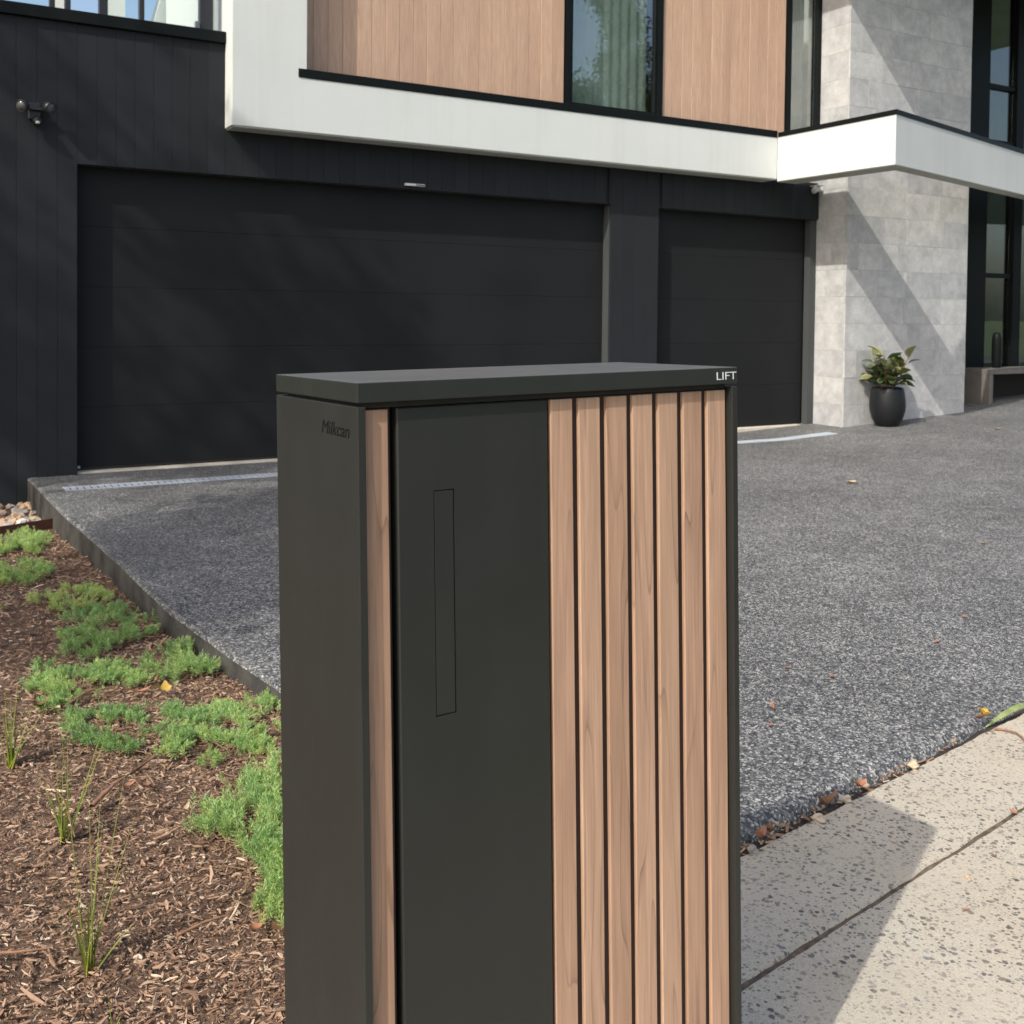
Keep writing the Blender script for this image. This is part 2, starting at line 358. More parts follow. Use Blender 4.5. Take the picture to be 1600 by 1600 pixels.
# road behind the camera
def strip(name, n0, n1, s0, s1, z, mat, kind='structure', thick=.22, step=None, wob=0.0, crown=0.0):
    """slab along the footpath direction, edges slightly broken"""
    step = step or .6; N = max(1, int((s1 - s0) / step)); K = 7
    V = []; F = []
    for i in range(N + 1):
        s = s0 + (s1 - s0) * i / N
        w0 = wob * fbm(s * 9, n0 * 5 + 3, 0, 1, 4); w1 = wob * fbm(s * 9, n1 * 5 + 9, 0, 1, 4)
        a, b = n0 + w0, n1 + w1
        prof = [(a, -thick), (a, -.008), (a + .006, -.001), (a + .03, 0), (b - .03, 0), (b - .006, -.001), (b, -.008), (b, -thick)]
        for q, (nn, dz) in enumerate(prof):
            V.append(tuple(path_pt(s, nn, z + dz + (wob * .25 * fbm(s * 14, nn * 20, 7) if 1 <= q <= 6 else 0))))
    for i in range(N):
        for k in range(K): F.append((i * 8 + k, i * 8 + k + 1, (i + 1) * 8 + k + 1, (i + 1) * 8 + k))
    F += []
    return put(name, fast_mesh(name, V, F), (0, 0, 0), None, mat)
props(strip('road', 6.2, 14, -120, 120, -.12, M['asph'], step=4), kind='structure')
fp = link(bpy.data.objects.new('footpath', None)); props(fp, kind='structure'); WL['footpath'] = Vector()
a = strip('concrete_strip', 0, .305, -7, 9, 0, M['path'], step=.016, wob=.006); a.parent = fp
b = strip('concrete_slab', .3115, 2.0, -7, 9, -.0015, M['path'], step=.016, wob=.0035); b.parent = fp
jd = strip('joint_fill', .290, .326, -7, 9, -.0065, M['joint'], step=.016, wob=.003); jd.parent = fp
gd = strip('edge_gap_fill', -.055, .012, -7, 9, -.016, M['dirt'], step=.05, wob=.008); gd.parent = fp

DL = [(1.79, 1.215), (2.6, 1.125), (3.3, 1.062), (3.78, .99), (4.36, .918), (5.32, .878), (6.6, .80), (7.98, .745), (9.2, .70)]
def dl_x(y): return float(np.interp(y, [p[0] for p in DL], [p[1] for p in DL]))
def sstep(x): x = max(0, min(1, x)); return x * x * (3 - 2 * x)
def path_edge_y(x): return 1.862 + (x - 1.733) * .16262 / .98668
def drive_z(x, y):
    fz = .036 - .028 * max(0, min(1, (x - 1.6) / 1.5))
    t = max(0, min(1, (y - path_edge_y(x)) / 3.0))
    z = fz + (.07 - fz) * sstep(t)
    z += .043 * max(0, x - 7.5) * sstep((y - 2.5) / 4.5) if x < 14 else .28
    return z
def build_drive():
    NX, NY = 90, 60; V = []; F = []; mi = []
    xs = [1 - (1 - i / NX) ** 1 for i in range(NX + 1)]
    lips = [0, .008, .022, .05]; 
    rows = []
    for j in range(NY + 1): rows.append(j / NY)
    def pt(s, t, off=0):
        x = 1.2 + (14 - 1.2) * s
        for _ in range(3):
            y0 = path_edge_y(x) + .036 - .016 * max(0, min(1, (x - 1.6) / 1.2)) + .010 * fbm(x * 6, 2.2) + off; y = y0 + (9.6 - y0) * t ** 1.3; x = dl_x(y) + (14 - dl_x(y)) * s
        return x, y
    grid = []
    fz = [-.2, -.052, -.030, -.012, -.003]
    # front face and rolled lip rows, then the slab
    offs = [0, 0, .006, .020, .045]
    for k in range(5):
        r = []
        for i in range(NX + 1):
            x, y = pt((i / NX) ** 1.6, 0, offs[k]); r.append((x, y, drive_z(x, y) + fz[k] + (.004 * fbm(x * 11, k) if k else 0)))
        grid.append(r)
    for j in range(1, NY + 1):
        r = []
        for i in range(NX + 1):
            x, y = pt((i / NX) ** 1.6, j / NY, .05); r.append((x, y, drive_z(x, y)))
        grid.append(r)
    # left skirt: two extra columns
    g2 = []
    for r in grid:
        x, y, z = r[0]; e = .006 * fbm(y * 7, 1.3)
        g2.append([(x - .012 + e, y, min(z, z) - .30), (x - .012 + e, y, z - .014), (x - .003, y, z - .002)] + r[1:])
    W = NX + 3
    for r in g2: V += r
    for j in range(len(g2) - 1):
        for i in range(W - 1):
            F.append((j * W + i, j * W + i + 1, (j + 1) * W + i + 1, (j + 1) * W + i)); mi.append(1 if i == 0 else 0)
    me = fast_mesh('driveway', V, F, True); me.materials.append(M['agg']); me.materials.append(M['kerb'])
    me.polygons.foreach_set('material_index', np.array(mi, np.int32))
    return props(put('driveway', me), kind='structure')
build_drive()

# mulch bed base
def build_bed():
    V = []; F = []; nx, ny = 40, 120
    for j in range(ny + 1):
        for i in range(nx + 1):
            y = 1.72 + (8.24 - 1.72) * j / ny; x = -4 + (dl_x(y) + .0 + 4) * (i / nx) ** .45
            y += (path_edge_y(x) - .004 - 1.72) * (1 - j / ny)
            V.append((x, y, mulch_z(y) - .014 + .016 * fbm(x * 5, y * 5) - (.02 if y > 7.12 else 0)))
    for j in range(ny):
        for i in range(nx): F.append((j * (nx + 1) + i, j * (nx + 1) + i + 1, (j + 1) * (nx + 1) + i + 1, (j + 1) * (nx + 1) + i))
    return props(put('mulch_bed', fast_mesh('mulch_bed', V, F, True), (0, 0, 0), None, M['soil']), kind='structure')
build_bed()

# ------------------------------------------------------------------ house
FL = .07; YW = 8.213
house = empty('house', (5, 8.3, 0), 'modern two storey house with charcoal clad garage, white ledges, timber cladding and pale stone pillar', 'house')
def hbox(name, lo, hi, mat, parent=None, bev=0): return box(name, lo, hi, mat, parent or house, bev)
# charcoal wall: backing then one object per board
wall = hbox('cladding_wall', (-3.2, YW + .022, -.2), (1.03, YW + .20, 3.36), M['groove'])
hbox('wall_backing', (1.031, YW + .022, 2.362), (8.6, YW + .10, 2.75), M['groove'])
hbox('wall_backing', (1.031, YW + .022, 2.751), (2.3, YW + .20, 3.36), M['groove'])
hbox('wall_backing', (5.84, YW + .022, -.1), (6.415, YW + .2, 2.361), M['groove'])
BW = .1345
def board(x0, x1, z0, z1, y=YW, t=.02, mat=None, parent=None, name='cladding_board', gap=.0016, bev=.0010):
    hbox(name, (x0 + gap / 2, y, z0), (x1 - gap / 2, y + t, z1), mat or M['clad'], parent or wall, bev)
x = 1.058
k = 0
while x > -3.1: board(x - BW, x, -.16, 3.365); x -= BW
x = 1.058
while x < 8.59:
    x1 = min(x + BW, 8.596); z1 = 3.365 if x1 < 2.14 else 2.72
    over_pier = (x1 > 5.80 and x < 6.40)
    if x < 2.135 and x1 >= 2.14: z1 = 3.365
    if not over_pier: board(x, x1, 2.352, z1)
    x = x1
px0 = 5.822
for i in range(4): board(px0 + i * .1445, px0 + (i + 1) * .1445, .055, 2.72)
board(5.80, 5.8215, 2.352, 2.72); 
# fill between last header boards and the pier boards so that no gap shows
# door reveals (linings)
REC = .125
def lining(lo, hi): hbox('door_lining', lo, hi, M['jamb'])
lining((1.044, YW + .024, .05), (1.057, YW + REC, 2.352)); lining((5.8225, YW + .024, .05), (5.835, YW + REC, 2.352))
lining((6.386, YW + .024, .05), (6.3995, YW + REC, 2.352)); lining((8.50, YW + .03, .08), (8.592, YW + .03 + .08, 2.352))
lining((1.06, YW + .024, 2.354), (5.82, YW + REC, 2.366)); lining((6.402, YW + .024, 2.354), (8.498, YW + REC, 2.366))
def garage_door(x0, x1, n):
    g = hbox('garage_door', (x0 - .05, YW + REC + .03, FL - .02), (x1 + .05, YW + REC + .06, 2.40), M['groove'])
    h = (2.36 - FL - .035) / n
    for i in range(n):
        z0 = FL + .035 + i * h
        hbox('door_panel', (x0 + .003, YW + REC, z0 + .0007), (x1 - .003, YW + REC + .028, z0 + h - .0007), M['doorp'], g, .0008)
    hbox('door_seal', (x0 + .004, YW + REC + .002, FL + .012), (x1 - .004, YW + REC + .026, FL + .034), M['inner'], g)
    return g
garage_door(1.058, 5.822, 5); garage_door(6.40, 8.50, 5)
hbox('door_sill', (1.06, YW + .035, .02), (5.82, YW + REC + .02, FL + .012), M['sill'], None, .004)
hbox('door_sill', (6.402, YW + .035, .02), (8.50, YW + REC + .02, FL + .040), M['sill'], None, .004)
# white ledge band and blade wall
FY = 8.003
bm = bmesh.new(); pl = [(2.132, 2.71), (7.763, 2.71), (7.763, 3.135), (2.722, 3.135), (2.722, 6.6), (2.132, 6.6)]
va = [bm.verts.new((p[0], FY, p[1])) for p in pl]; vb = [bm.verts.new((p[0], YW + .36, p[1])) for p in pl]
bm.faces.new(va); bm.faces.new(vb[::-1])
for i in range(6): bm.faces.new((va[i], vb[i], vb[(i + 1) % 6], va[(i + 1) % 6]))
bmesh.ops.recalc_face_normals(bm, faces=bm.faces[:]); bmesh.ops.bevel(bm, geom=bm.edges[:], offset=.004, segments=2, affect='EDGES')
put('white_ledge', bm_mesh(bm), (0, 0, 0), house, M['render'])
hbox('ledge_soffit', (2.145, FY + .012, 2.700), (7.76, YW + .015, 2.709), M['soffit'])
cap = hbox('ledge_flashing', (2.652, FY - .008, 3.1365), (7.755, YW + .06, 3.205), M['trim'], None, .003)
hbox('parapet_cap', (-3.2, YW - .035, 3.367), (2.13, YW + .24, 3.455), M['trim'], None, .004)
# timber walls
YT = 8.24
tw = hbox('timber_wall', (2.723, YT + .022, 3.15), (5.30, YT + .12, 6.4), M['inner'])
n = 20; wdt = (5.285 - 2.724) / n
for i in range(n): board(2.724 + i * wdt, 2.724 + (i + 1) * wdt, 3.19, 6.4, YT + .0012 * (i * 7 % 3), .02, M['board'], tw, 'timber_board', .0024, .003)
tw2 = hbox('timber_wall', (6.43, YT + .022, 3.15), (8.10, YT + .12, 6.4), M['inner'])
n = 13; wdt = (8.085 - 6.43) / n
for i in range(n): board(6.43 + i * wdt, 6.43 + (i + 1) * wdt, 3.19, 6.4, YT + .0012 * (i * 5 % 3), .02, M['board'], tw2, 'timber_board', .0024, .003)
hbox('upper_wall', (2.723, YT + .121, 6.401), (8.6, YT + .4, 6.9), M['render'])
# windows
def window(x0, x1, z0, z1, y, fr, glassmat, sash=True, curtain=True):
    bm = bmesh.new()
    def bb(lo, hi):
        r = bmesh.ops.create_cube(bm, size=1); c = (Vector(lo) + Vector(hi)) / 2; s = Vector(hi) - Vector(lo)
        bmesh.ops.scale(bm, vec=s, verts=r['verts']); bmesh.ops.translate(bm, vec=c, verts=r['verts'])
    d0, d1 = -.02, .07
    bb((x0, d0, z0), (x0 + fr, d1, z1)); bb((x1 - fr, d0, z0), (x1, d1, z1))
    bb((x0 + fr, d0 + .001, z0), (x1 - fr, d1 - .001, z0 + fr)); bb((x0 + fr, d0 + .001, z1 - fr), (x1 - fr, d1 - .001, z1))
    if sash:
        g = .032
        bb((x0 + fr, .002, z0 + fr), (x0 + fr + g, .05, z1 - fr)); bb((x1 - fr - g, .002, z0 + fr), (x1 - fr, .05, z1 - fr))
        bb((x0 + fr + g, .003, z0 + fr), (x1 - fr - g, .049, z0 + fr + g)); bb((x0 + fr + g, .003, z1 - fr - g), (x1 - fr - g, .049, z1 - fr))
    wd = put('window', bm_mesh(bm, 'window'), (0, y, 0), house, M['trim'])
    hbox('pane', (x0 + fr + .004, y + .026, z0 + fr + .004), (x1 - fr - .004, y + .034, z1 - fr - .004), glassmat, wd)
    if curtain:
        N = 60; V = []; F = []
        for i in range(N + 1):
            xx = x0 + .03 + (x1 - x0 - .06) * i / N; yy = y + .22 + .007 * math.sin(i * 1.05) + .003 * math.sin(i * 2.7)
            V += [(xx, yy, z0 + .05), (xx, yy, z1)]
        F = [(2 * i, 2 * i + 2, 2 * i + 3, 2 * i + 1) for i in range(N)]
        c = put('curtain', fast_mesh('curtain', V, F, True), (0, 0, 0), wd, M['curtain'])
    return wd
window(5.30, 6.43, 3.20, 6.2, YT + .0, .05, M['glass'])
window(8.10, 8.595, 3.20, 6.2, YT + .0, .055, M['glass'], sash=False)
hbox('room_wall', (2.8, 11.5, 3.14), (8.58, 11.6, 6.9), M['room']); hbox('room_floor', (2.8, 8.62, 3.06), (8.58, 11.5, 3.13), M['room'])
hbox('room_wall', (2.74, 8.62, 3.14), (2.79, 11.5, 6.9), M['room']); hbox('room_wall', (8.61, 8.62, 3.14), (8.66, 11.5, 6.9), M['room'])
hbox('flat_roof', (2.2, 8.30, 6.901), (8.6, 11.9, 7.05), M['render'])
# lower storey body, so the house is solid from the side
hbox('garage_body', (-3.2, YW + .45, -.2), (8.6, 14, 2.70), M['clad'])
hbox('garage_roof', (-3.2, YW + .241, 2.701), (2.131, 14, 3.30), M['clad'])
# stone pillar: core and one object per tile
XP, YP, XP2 = 8.598, 7.82, 10.577
pil = hbox('stone_pillar', (XP + .022, YP + .022, -.1), (XP2 - .02, YP + .6, 6.8), M['grout'])
CH = .289; z = .002; row = 0
tiles_r = random.Random(5)
z = -.079 + 1.30 - 5 * CH
while z < 6.7:
    off = [0, .31, .12, .42][row % 4]; xx = XP + .0
    x0 = XP; first = True
    while x0 < XP2 - .02:
        wd = (.60 - off) if first and off else tiles_r.choice([.58, .46, .62, .36]); first = False
        x1 = min(x0 + wd, XP2)
        if XP2 - x1 < .14: x1 = XP2
        pr = tiles_r.uniform(0, .0035)
        hbox('stone_tile', (x0 + .0012, YP - pr, z + .0006), (x1 - .0006, YP + .0215, z + CH - .0006), M['stone'], pil, .0007); x0 = x1
    pr = tiles_r.uniform(0, .003)
    # return face to the garage
    ysplit = YP + .0225 + (.19 if row % 2 else .27)
    hbox('stone_tile', (XP - pr, YP + .0225, z + .0006), (XP + .0215, ysplit - .001, z + CH - .0006), M['stone'], pil, .0007)
    hbox('stone_tile', (XP - pr * .5, ysplit, z + .0006), (XP + .0215, YP + .6, z + CH - .0006), M['stone'], pil, .0007)
    z += CH; row += 1
# porch beam: open frame, return leg then angled front leg
BT = .28; ZB0, ZB1 = 2.688, 3.14
A_ = Vector((7.764, 8.002)); B_ = Vector((7.764, 6.508)); D_ = Vector((.9680, .2510)); N_ = Vector((-.2510, .9680)); L_ = 7.2
def prism(name, poly, z0, z1, mat, parent=None):
    n = len(poly); V = [(p[0], p[1], z0) for p in poly] + [(p[0], p[1], z1) for p in poly]
    bm = bmesh.new(); vs_ = [bm.verts.new(v) for v in V]
    bm.faces.new(vs_[:n][::-1]); bm.faces.new(vs_[n:])
    for i in range(n): bm.faces.new((vs_[i], vs_[(i + 1) % n], vs_[n + (i + 1) % n], vs_[n + i]))
    bmesh.ops.recalc_face_normals(bm, faces=bm.faces[:])
    return put(name, bm_mesh(bm, name), (0, 0, 0), parent or house, mat)
Cf = B_ + D_ * L_
BF = .16; inner = B_ + N_ * BF; ti = (A_.x + BT - inner.x) / D_.x; I_ = inner + D_ * ti
poly = [(A_.x, A_.y), (B_.x, B_.y), (Cf.x, Cf.y), (Cf.x + N_.x * BF, Cf.y + N_.y * BF), (I_.x, I_.y), (A_.x + BT, A_.y)]
prism('porch_beam', poly, ZB0, ZB1, M['render'])
e = .009
Bc = B_ - N_ * e; capo = [(A_.x - e, A_.y - .012), (Bc.x - e, Bc.y), (Cf.x - N_.x * e, Cf.y - N_.y * e), (Cf.x + N_.x * BF, Cf.y + N_.y * BF), (I_.x, I_.y), (A_.x + BT, A_.y)]
prism('beam_flashing', capo, ZB1 + .001, ZB1 + .046, M['trim'])
prism('beam_soffit', [(p[0] + .0, p[1] + .0) for p in [(A_.x + .012, A_.y), (B_.x + .012, B_.y + .014), (Cf.x, Cf.y + .014), (Cf.x + N_.x * BF * .95, Cf.y + N_.y * BF * .95), (I_.x - .012, I_.y - .012), (A_.x + BT - .012, A_.y)]], ZB0 - .009, ZB0 - .001, M['soffit'])
# upper eave above the entry
hbox('entry_eave', (7.47, 6.72, 5.72), (15.5, 9.9, 5.98), M['render'])
# entry recess with tall glazing
YE = 8.9
hbox('entry_floor', (10.58, 8.0, -.1), (16, YE + .1, .225), M['bench'])
hbox('entry_return', (10.578, YP + .601, .2), (10.60, YE + .1, 5.7), M['trim'])
ew = hbox('entry_window', (10.605, YE - .02, .226), (12.40, YE + .12, 5.7), M['trim'])
hbox('entry_mullion', (12.98, YE - .02, .226), (13.15, YE + .12, 5.7), M['trim'], ew)
for zz in (1.84, 3.62, 4.36): hbox('entry_transom', (12.40, YE, zz), (12.98, YE + .1, zz + .06), M['trim'], ew)
hbox('entry_mullion', (15.0, YE - .02, .226), (15.15, YE + .12, 5.7), M['trim'], ew)
for z0, z1 in ((.24, 1.838), (1.902, 3.618), (3.682, 4.358), (4.422, 5.7)):
    hbox('pane', (12.402, YE + .045, z0), (12.978, YE + .055, z1), M['glassd'], ew)
hbox('pane', (13.152, YE + .045, .24), (14.998, YE + .055, 5.7), M['glassd'], ew)
hbox('hall_wall', (10.6, 12.6, .2), (16, 12.7, 5.7), M['room']); hbox('hall_wall', (15.5, YE + .2, .2), (15.6, 12.6, 5.7), M['room'])
hbox('hall_wall', (10.6, YE + .2, .2), (10.7, 12.6, 5.7), M['room']); hbox('hall_floor', (10.6, YE + .13, .1), (16, 12.7, .224), M['bench'])
hbox('hall_ceiling', (10.6, YE + .13, 5.71), (16, 12.7, 5.8), M['room'])
# rear upper wall behind the terrace
bm = bmesh.new()
pts = [(1.95, 3.3), (2.62, 3.3), (2.62, 6.0), (2.55, 6.0), (1.95, 3.72)]
prf = [bm.verts.new((p[0], 10.5, p[1])) for p in pts]; prb = [bm.verts.new((p[0], 10.75, p[1])) for p in pts]
bm.faces.new(prf); bm.faces.new(prb[::-1])
for i in range(5): bm.faces.new((prf[i], prb[i], prb[(i + 1) % 5], prf[(i + 1) % 5]))
bmesh.ops.recalc_face_normals(bm, faces=bm.faces[:]); put('terrace_wall', bm_mesh(bm), (0, 0, 0), house, M['render'])
hbox('terrace_column', (1.60, 10.4, 3.3), (1.76, 10.6, 6), M['render']); hbox('terrace_column', (1.12, 10.4, 3.3), (1.23, 10.6, 6), M['render'])
hbox('blade_wall', (2.132, YW + .361, 3.301), (2.30, 10.4, 6.6), M['render'])
# terrace screen: posts and clear panes behind the cap
bal = empty('terrace_screen', (1.3, 8.3, 3.46), 'glazed terrace screen with dark posts above the charcoal wall', 'balustrade')
for x0, x1 in ((.88, .918), (.985, 1.024), (1.219, 1.281), (1.505, 1.542), (1.953, 2.056)):
    box('post', (x0, 8.29, 3.456), (x1, 8.35, 5.6), M['dark_pl'], bal, .003)
box('post_bracket', (1.915, 8.27, 3.456), (1.951, 8.30, 3.53), M['lens'], bal, .004)
for x0, x1 in ((1.283, 1.503), (1.544, 1.951), (-.5, .878)): box('pane', (x0, 8.316, 3.47), (x1, 8.326, 5.5), M['glassc'], bal)

# ------------------------------------------------------------------ fittings on the house
fl = empty('flood_light', (.77, YW, 2.70), 'twin headed black security flood light on the dark wall left of the garage door', 'light')
def head(cx, cz, yaw, tilt):
    prof = [(q * .8, u * .8) for q, u in [(0, .0), (.020, .0), (.042, .018), (.052, .05), (.055, .085), (.050, .088), (.046, .08), (0, .08)]]
    me = lathe(prof, 24, 'lamp_head'); o = put('lamp_head', me, (cx, YW - .075, cz), fl, M['dark_pl']); o.rotation_euler = (math.radians(90 + tilt), 0, math.radians(yaw))
    d = put('lens', lathe([(0, .0655), (.036, .0655), (.036, .067), (0, .067)], 20), (0, 0, 0), o, M['lens'], local=True); return o
head(.712, 2.735, -38, 22); head(.835, 2.738, 34, 22)
box('mount_plate', (.73, YW - .035, 2.64), (.81, YW - .001, 2.76), M['dark_pl'], fl, .006)
box('arm', (.715, YW - .07, 2.70), (.83, YW - .036, 2.725), M['dark_pl'], fl, .004)
s_ = put('sensor', lathe([(0, -.035), (.02, -.032), (.032, -.012), (.034, .012), (.02, .03), (0, .032)], 20), (.785, YW - .06, 2.625), fl, M['dark_pl'])
put('lens', lathe([(0, -.012), (.014, -.008), (.016, 0), (.012, .008), (0, .010)], 14), (0, -.026, -.012), s_, M['white_pl'], local=True)
sc = empty('security_camera', (8.46, YW, 2.68), 'small white security camera under the beam beside the stone pillar', 'camera')
box('mount', (8.50, YW - .07, 2.655), (8.575, YW - .001, 2.695), M['white_pl'], sc, .006)
o = put('body', lathe([(0, -.06), (.028, -.058), (.034, -.04), (.034, .06), (0, .062)], 20), (8.46, YW - .075, 2.665), sc, M['white_pl']); o.rotation_euler = (math.radians(78), 0, math.radians(-25))
put('lens', lathe([(0, -.0625), (.02, -.0625), (.022, -.0605), (0, -.060)], 16), (0, 0, 0), o, M['inner'], local=True)
box('sun_hood', (8.415, YW - .16, 2.697), (8.505, YW - .03, 2.703), M['white_pl'], sc, .002)
ms = empty('motion_sensor', (3.75, YW, 2.39), 'thin white sensor strip fixed above the double garage door', 'sensor')
box('housing', (3.66, YW - .026, 2.376), (3.845, YW - .001, 2.396), M['white_pl'], ms, .003); box('window_strip', (3.76, YW - .0275, 2.380), (3.84, YW - .0255, 2.391), M['lens'], ms)
lt = empty('door_latch', (1.075, YW + .05, .12), 'tiny pale latch at the foot of the double garage door frame', 'latch')
box('plate', (1.058, YW + .03, .108), (1.085, YW + .044, .134), M['lens'], lt, .002); box('bolt', (1.064, YW + .018, .115), (1.078, YW + .0295, .127), M['steelw'], lt, .002)

# drain across the driveway
dr = empty('drain_grate', (4.8, 7.6, FL), 'long pale galvanised drain grate across the driveway before the garage doors', 'drain')
def dz(x): return drive_z(x, 7.6) + .003
V = []; F = []
xs = np.linspace(.89, 8.19, 60)
for side in (7.515, 7.645):
    o0 = len(V)
    for xx in xs:
        zz = dz(xx) + .002
        V += [(xx, side, zz), (xx, side + .014, zz), (xx, side + .014, zz - .02), (xx, side, zz - .02)]
    for i in range(len(xs) - 1):
        for q in range(4): F.append((o0 + i * 4 + q, o0 + (i + 1) * 4 + q, o0 + (i + 1) * 4 + (q + 1) % 4, o0 + i * 4 + (q + 1) % 4))
put('side_rail', fast_mesh('rail', V, F), (0, 0, 0), dr, M['steelw'])
V = []; F = []
for xx in xs: V += [(xx, 7.53, dz(xx) - .0015), (xx, 7.645, dz(xx) - .0015)]
for i in range(len(xs) - 1): F.append((2 * i, 2 * i + 2, 2 * i + 3, 2 * i + 1))
put('channel', fast_mesh('channel', V, F), (0, 0, 0), dr, M['lens'])
nb = 165; bmsh = box_mesh(.033, .115, .012, .002, 'bar')
for i in range(nb):
    xx = .912 + i * (8.172 - .912) / (nb - 1); put('bar', bmsh, (xx, 7.5875, dz(xx) - .003), dr, M['steelw'])

# entry bench and vase
be = empty('entry_bench', (12.3, 8.35, .225), 'low concrete bench with open underside at the house entry', 'bench')
box('seat', (11.45, 8.11, .605), (14.4, 8.56, .665), M['bench'], be, .004); box('leg', (11.45, 8.112, .226), (11.52, 8.558, .604), M['bench'], be, .004)
box('leg', (14.33, 8.112, .226), (14.40, 8.558, .604), M['bench'], be, .004); box('back_panel', (11.522, 8.52, .226), (14.328, 8.556, .604), M['inner'], be)
vz = empty('tall_vase', (11.98, 8.40, .665), 'tall matt black vase standing on the entry bench', 'vase')
put('body', lathe([(0, 0), (.05, 0), (.056, .02), (.06, .2), (.06, .36), (.05, .42), (.03, .45), (.026, .45), (.026, .40), (0, .4)], 28), (11.98, 8.40, .666), vz, M['trim'])

# ------------------------------------------------------------------ parcel box
QZ, QX, QY = 0.03193924, -0.02025663, -0.01295836
Om = Vector((0.44847, 1.13539, EYE - 0.083705)); H = 1.222
Rm = Matrix.Rotation(QZ, 3, 'Z') @ Matrix.Rotation(QX, 3, 'X') @ Matrix.Rotation(QY, 3, 'Y')
pb = empty('parcel_box', Om + Rm @ Vector((0, 0, -H)), 'charcoal metal parcel letterbox with timber slat front standing at the footpath', 'letterbox')
pb.rotation_mode = 'YXZ'; pb.rotation_euler = (QX, QY, QZ)
WL[pb.name] = Vector((0, 0, -H))            # children use box coordinates with z = 0 at the lid top
Wd, Dp, LH = .600, .2816, .0239
def pbox(name, lo, hi, mat, bev=.001, parent=None, seg=2):
    lo = Vector(lo); hi = Vector(hi); s = hi - lo
    me = box_mesh(s.x, s.y, s.z, bev, mat.name, seg)
    return put(name, me, (lo + hi) / 2, parent or pb, mat)
lid = pbox('lid', (0, 0, -LH), (Wd, Dp, 0), M['lidp'], .0012)
GB = -LH - .0045
sp1 = pbox('side_panel', (0, 0, -H), (.0103, Dp, GB), M['powder'], .0011)
sp2 = pbox('side_panel', (.5897, 0, -H), (Wd, Dp, GB), M['powder'], .0011)
pbox('back_panel', (.0105, Dp - .012, -H), (.5895, Dp - .001, GB), M['powder'], .0008)
pbox('neck', (.012, .014, GB - .003), (.588, Dp - .014, -LH - .0002), M['inner'], 0)
pbox('inner_body', (.0106, .034, -H), (.5894, Dp - .0125, GB - .0035), M['inner'], 0)
pbox('slat_gap_shade_backing', (.2745, .0178, -H), (.5893, .0338, GB - .004), M['slatshade'], 0)  # backing set forward so its dark face reads as shade between slats
pbox('slat_gap_shade_backing', (.0108, .0190, -H), (.0495, .0338, GB - .004), M['slatshade'], 0)
pbox('edge_strip', (.5872, .016, -H), (.5895, .0234, GB - .003), M['powder'], .0004)
pbox('base_plate', (-.004, -.004, -H - .006), (Wd + .004, Dp + .004, -H - .0005), M['powder'], .0006)
FRC = .0117
sl = box_mesh(.0306, .0190, H + GB - .006, .0014, 'slat_n', 2)
put('timber_slat', sl, (.0142 + .0153 - .0004, FRC + .0095, (GB - .004 - H) / 2), pb, M['slat'])
sw = .0352; slw = box_mesh(sw, .0190, H + GB - .006, .0013, 'slat_w', 2)
for r_ in (.3131, .3585, .4044, .4496, .4951, .541, .5868):
    put('timber_slat', slw, (r_ - sw / 2, FRC + .0095, (GB - .004 - H) / 2), pb, M['slat'])
# door with the flush handle flap let into it
dx0, dx1, dz0, dz1 = .0557, .2732, -H + .01, -.0325
hx0, hx1, hz0, hz1 = .1040, .1328, -.4158, -.1366; g = .0011
bm = bmesh.new(); fy, by = FRC - .0002, .0315
def ringverts(y, ins): return [bm.verts.new(v) for v in ((dx0 + ins, y, dz0 + ins), (dx1 - ins, y, dz0 + ins), (dx1 - ins, y, dz1 - ins), (dx0 + ins, y, dz1 - ins))]
o0 = ringverts(fy, .0016); o1 = ringverts(fy + .0016, 0); o2 = ringverts(by, 0)
i0 = [bm.verts.new(v) for v in ((hx0, fy, hz0), (hx1, fy, hz0), (hx1, fy, hz1), (hx0, fy, hz1))]; i1 = [bm.verts.new((v.co.x, fy + .006, v.co.z)) for v in i0]
for i in range(4):
    j = (i + 1) % 4
    bm.faces.new((o0[i], o0[j], i0[j], i0[i])); bm.faces.new((o1[i], o1[j], o0[j], o0[i])); bm.faces.new((o2[i], o2[j], o1[j], o1[i])); bm.faces.new((i0[i], i0[j], i1[j], i1[i]))
bm.faces.new(i1)
bmesh.ops.recalc_face_normals(bm, faces=bm.faces[:])
door = put('door', bm_mesh(bm, 'door'), (0, 0, 0), pb, M['powder'])
pbox('handle_flap', (hx0 + g, fy + .0005, hz0 + g), (hx1 - g, fy + .0056, hz1 - g), M['powder'], .0008, door)
def text_mesh(body, size, ext, shear=0.0, space=1.0):
    cu = bpy.data.curves.new('lettering', 'FONT'); cu.body = body; cu.size = size; cu.extrude = ext; cu.shear = shear; cu.space_character = space
    cu.align_x = 'LEFT'; to = bpy.data.objects.new('tmp_text', cu); COL.objects.link(to)
    bpy.context.view_layer.update(); me = bpy.data.meshes.new_from_object(to.evaluated_get(bpy.context.evaluated_depsgraph_get()))
    bpy.data.objects.remove(to); me.materials.clear()
    co = np.zeros(len(me.vertices) * 3, np.float32); me.vertices.foreach_get('co', co); co = co.reshape(-1, 3); return me, co
def set_text(me, co, fx):
    me.vertices.foreach_set('co', np.ascontiguousarray(fx(co).astype(np.float32)).ravel()); me.update(); return me
me, co = text_mesh('LIFT', .0155, .0003)
wx = co[:, 0].max() - co[:, 0].min(); hz = co[:, 1].max() - co[:, 1].min()
def fx(c): return np.stack([(c[:, 0] - c[:, 0].min()) / wx * .0385 + .5592, -.0004 - c[:, 2] * .5, (c[:, 1] - c[:, 1].min()) / hz * .0110 - .0176], 1)
put('lid_lettering', set_text(me, co, fx), (0, 0, 0), lid, M['print'])
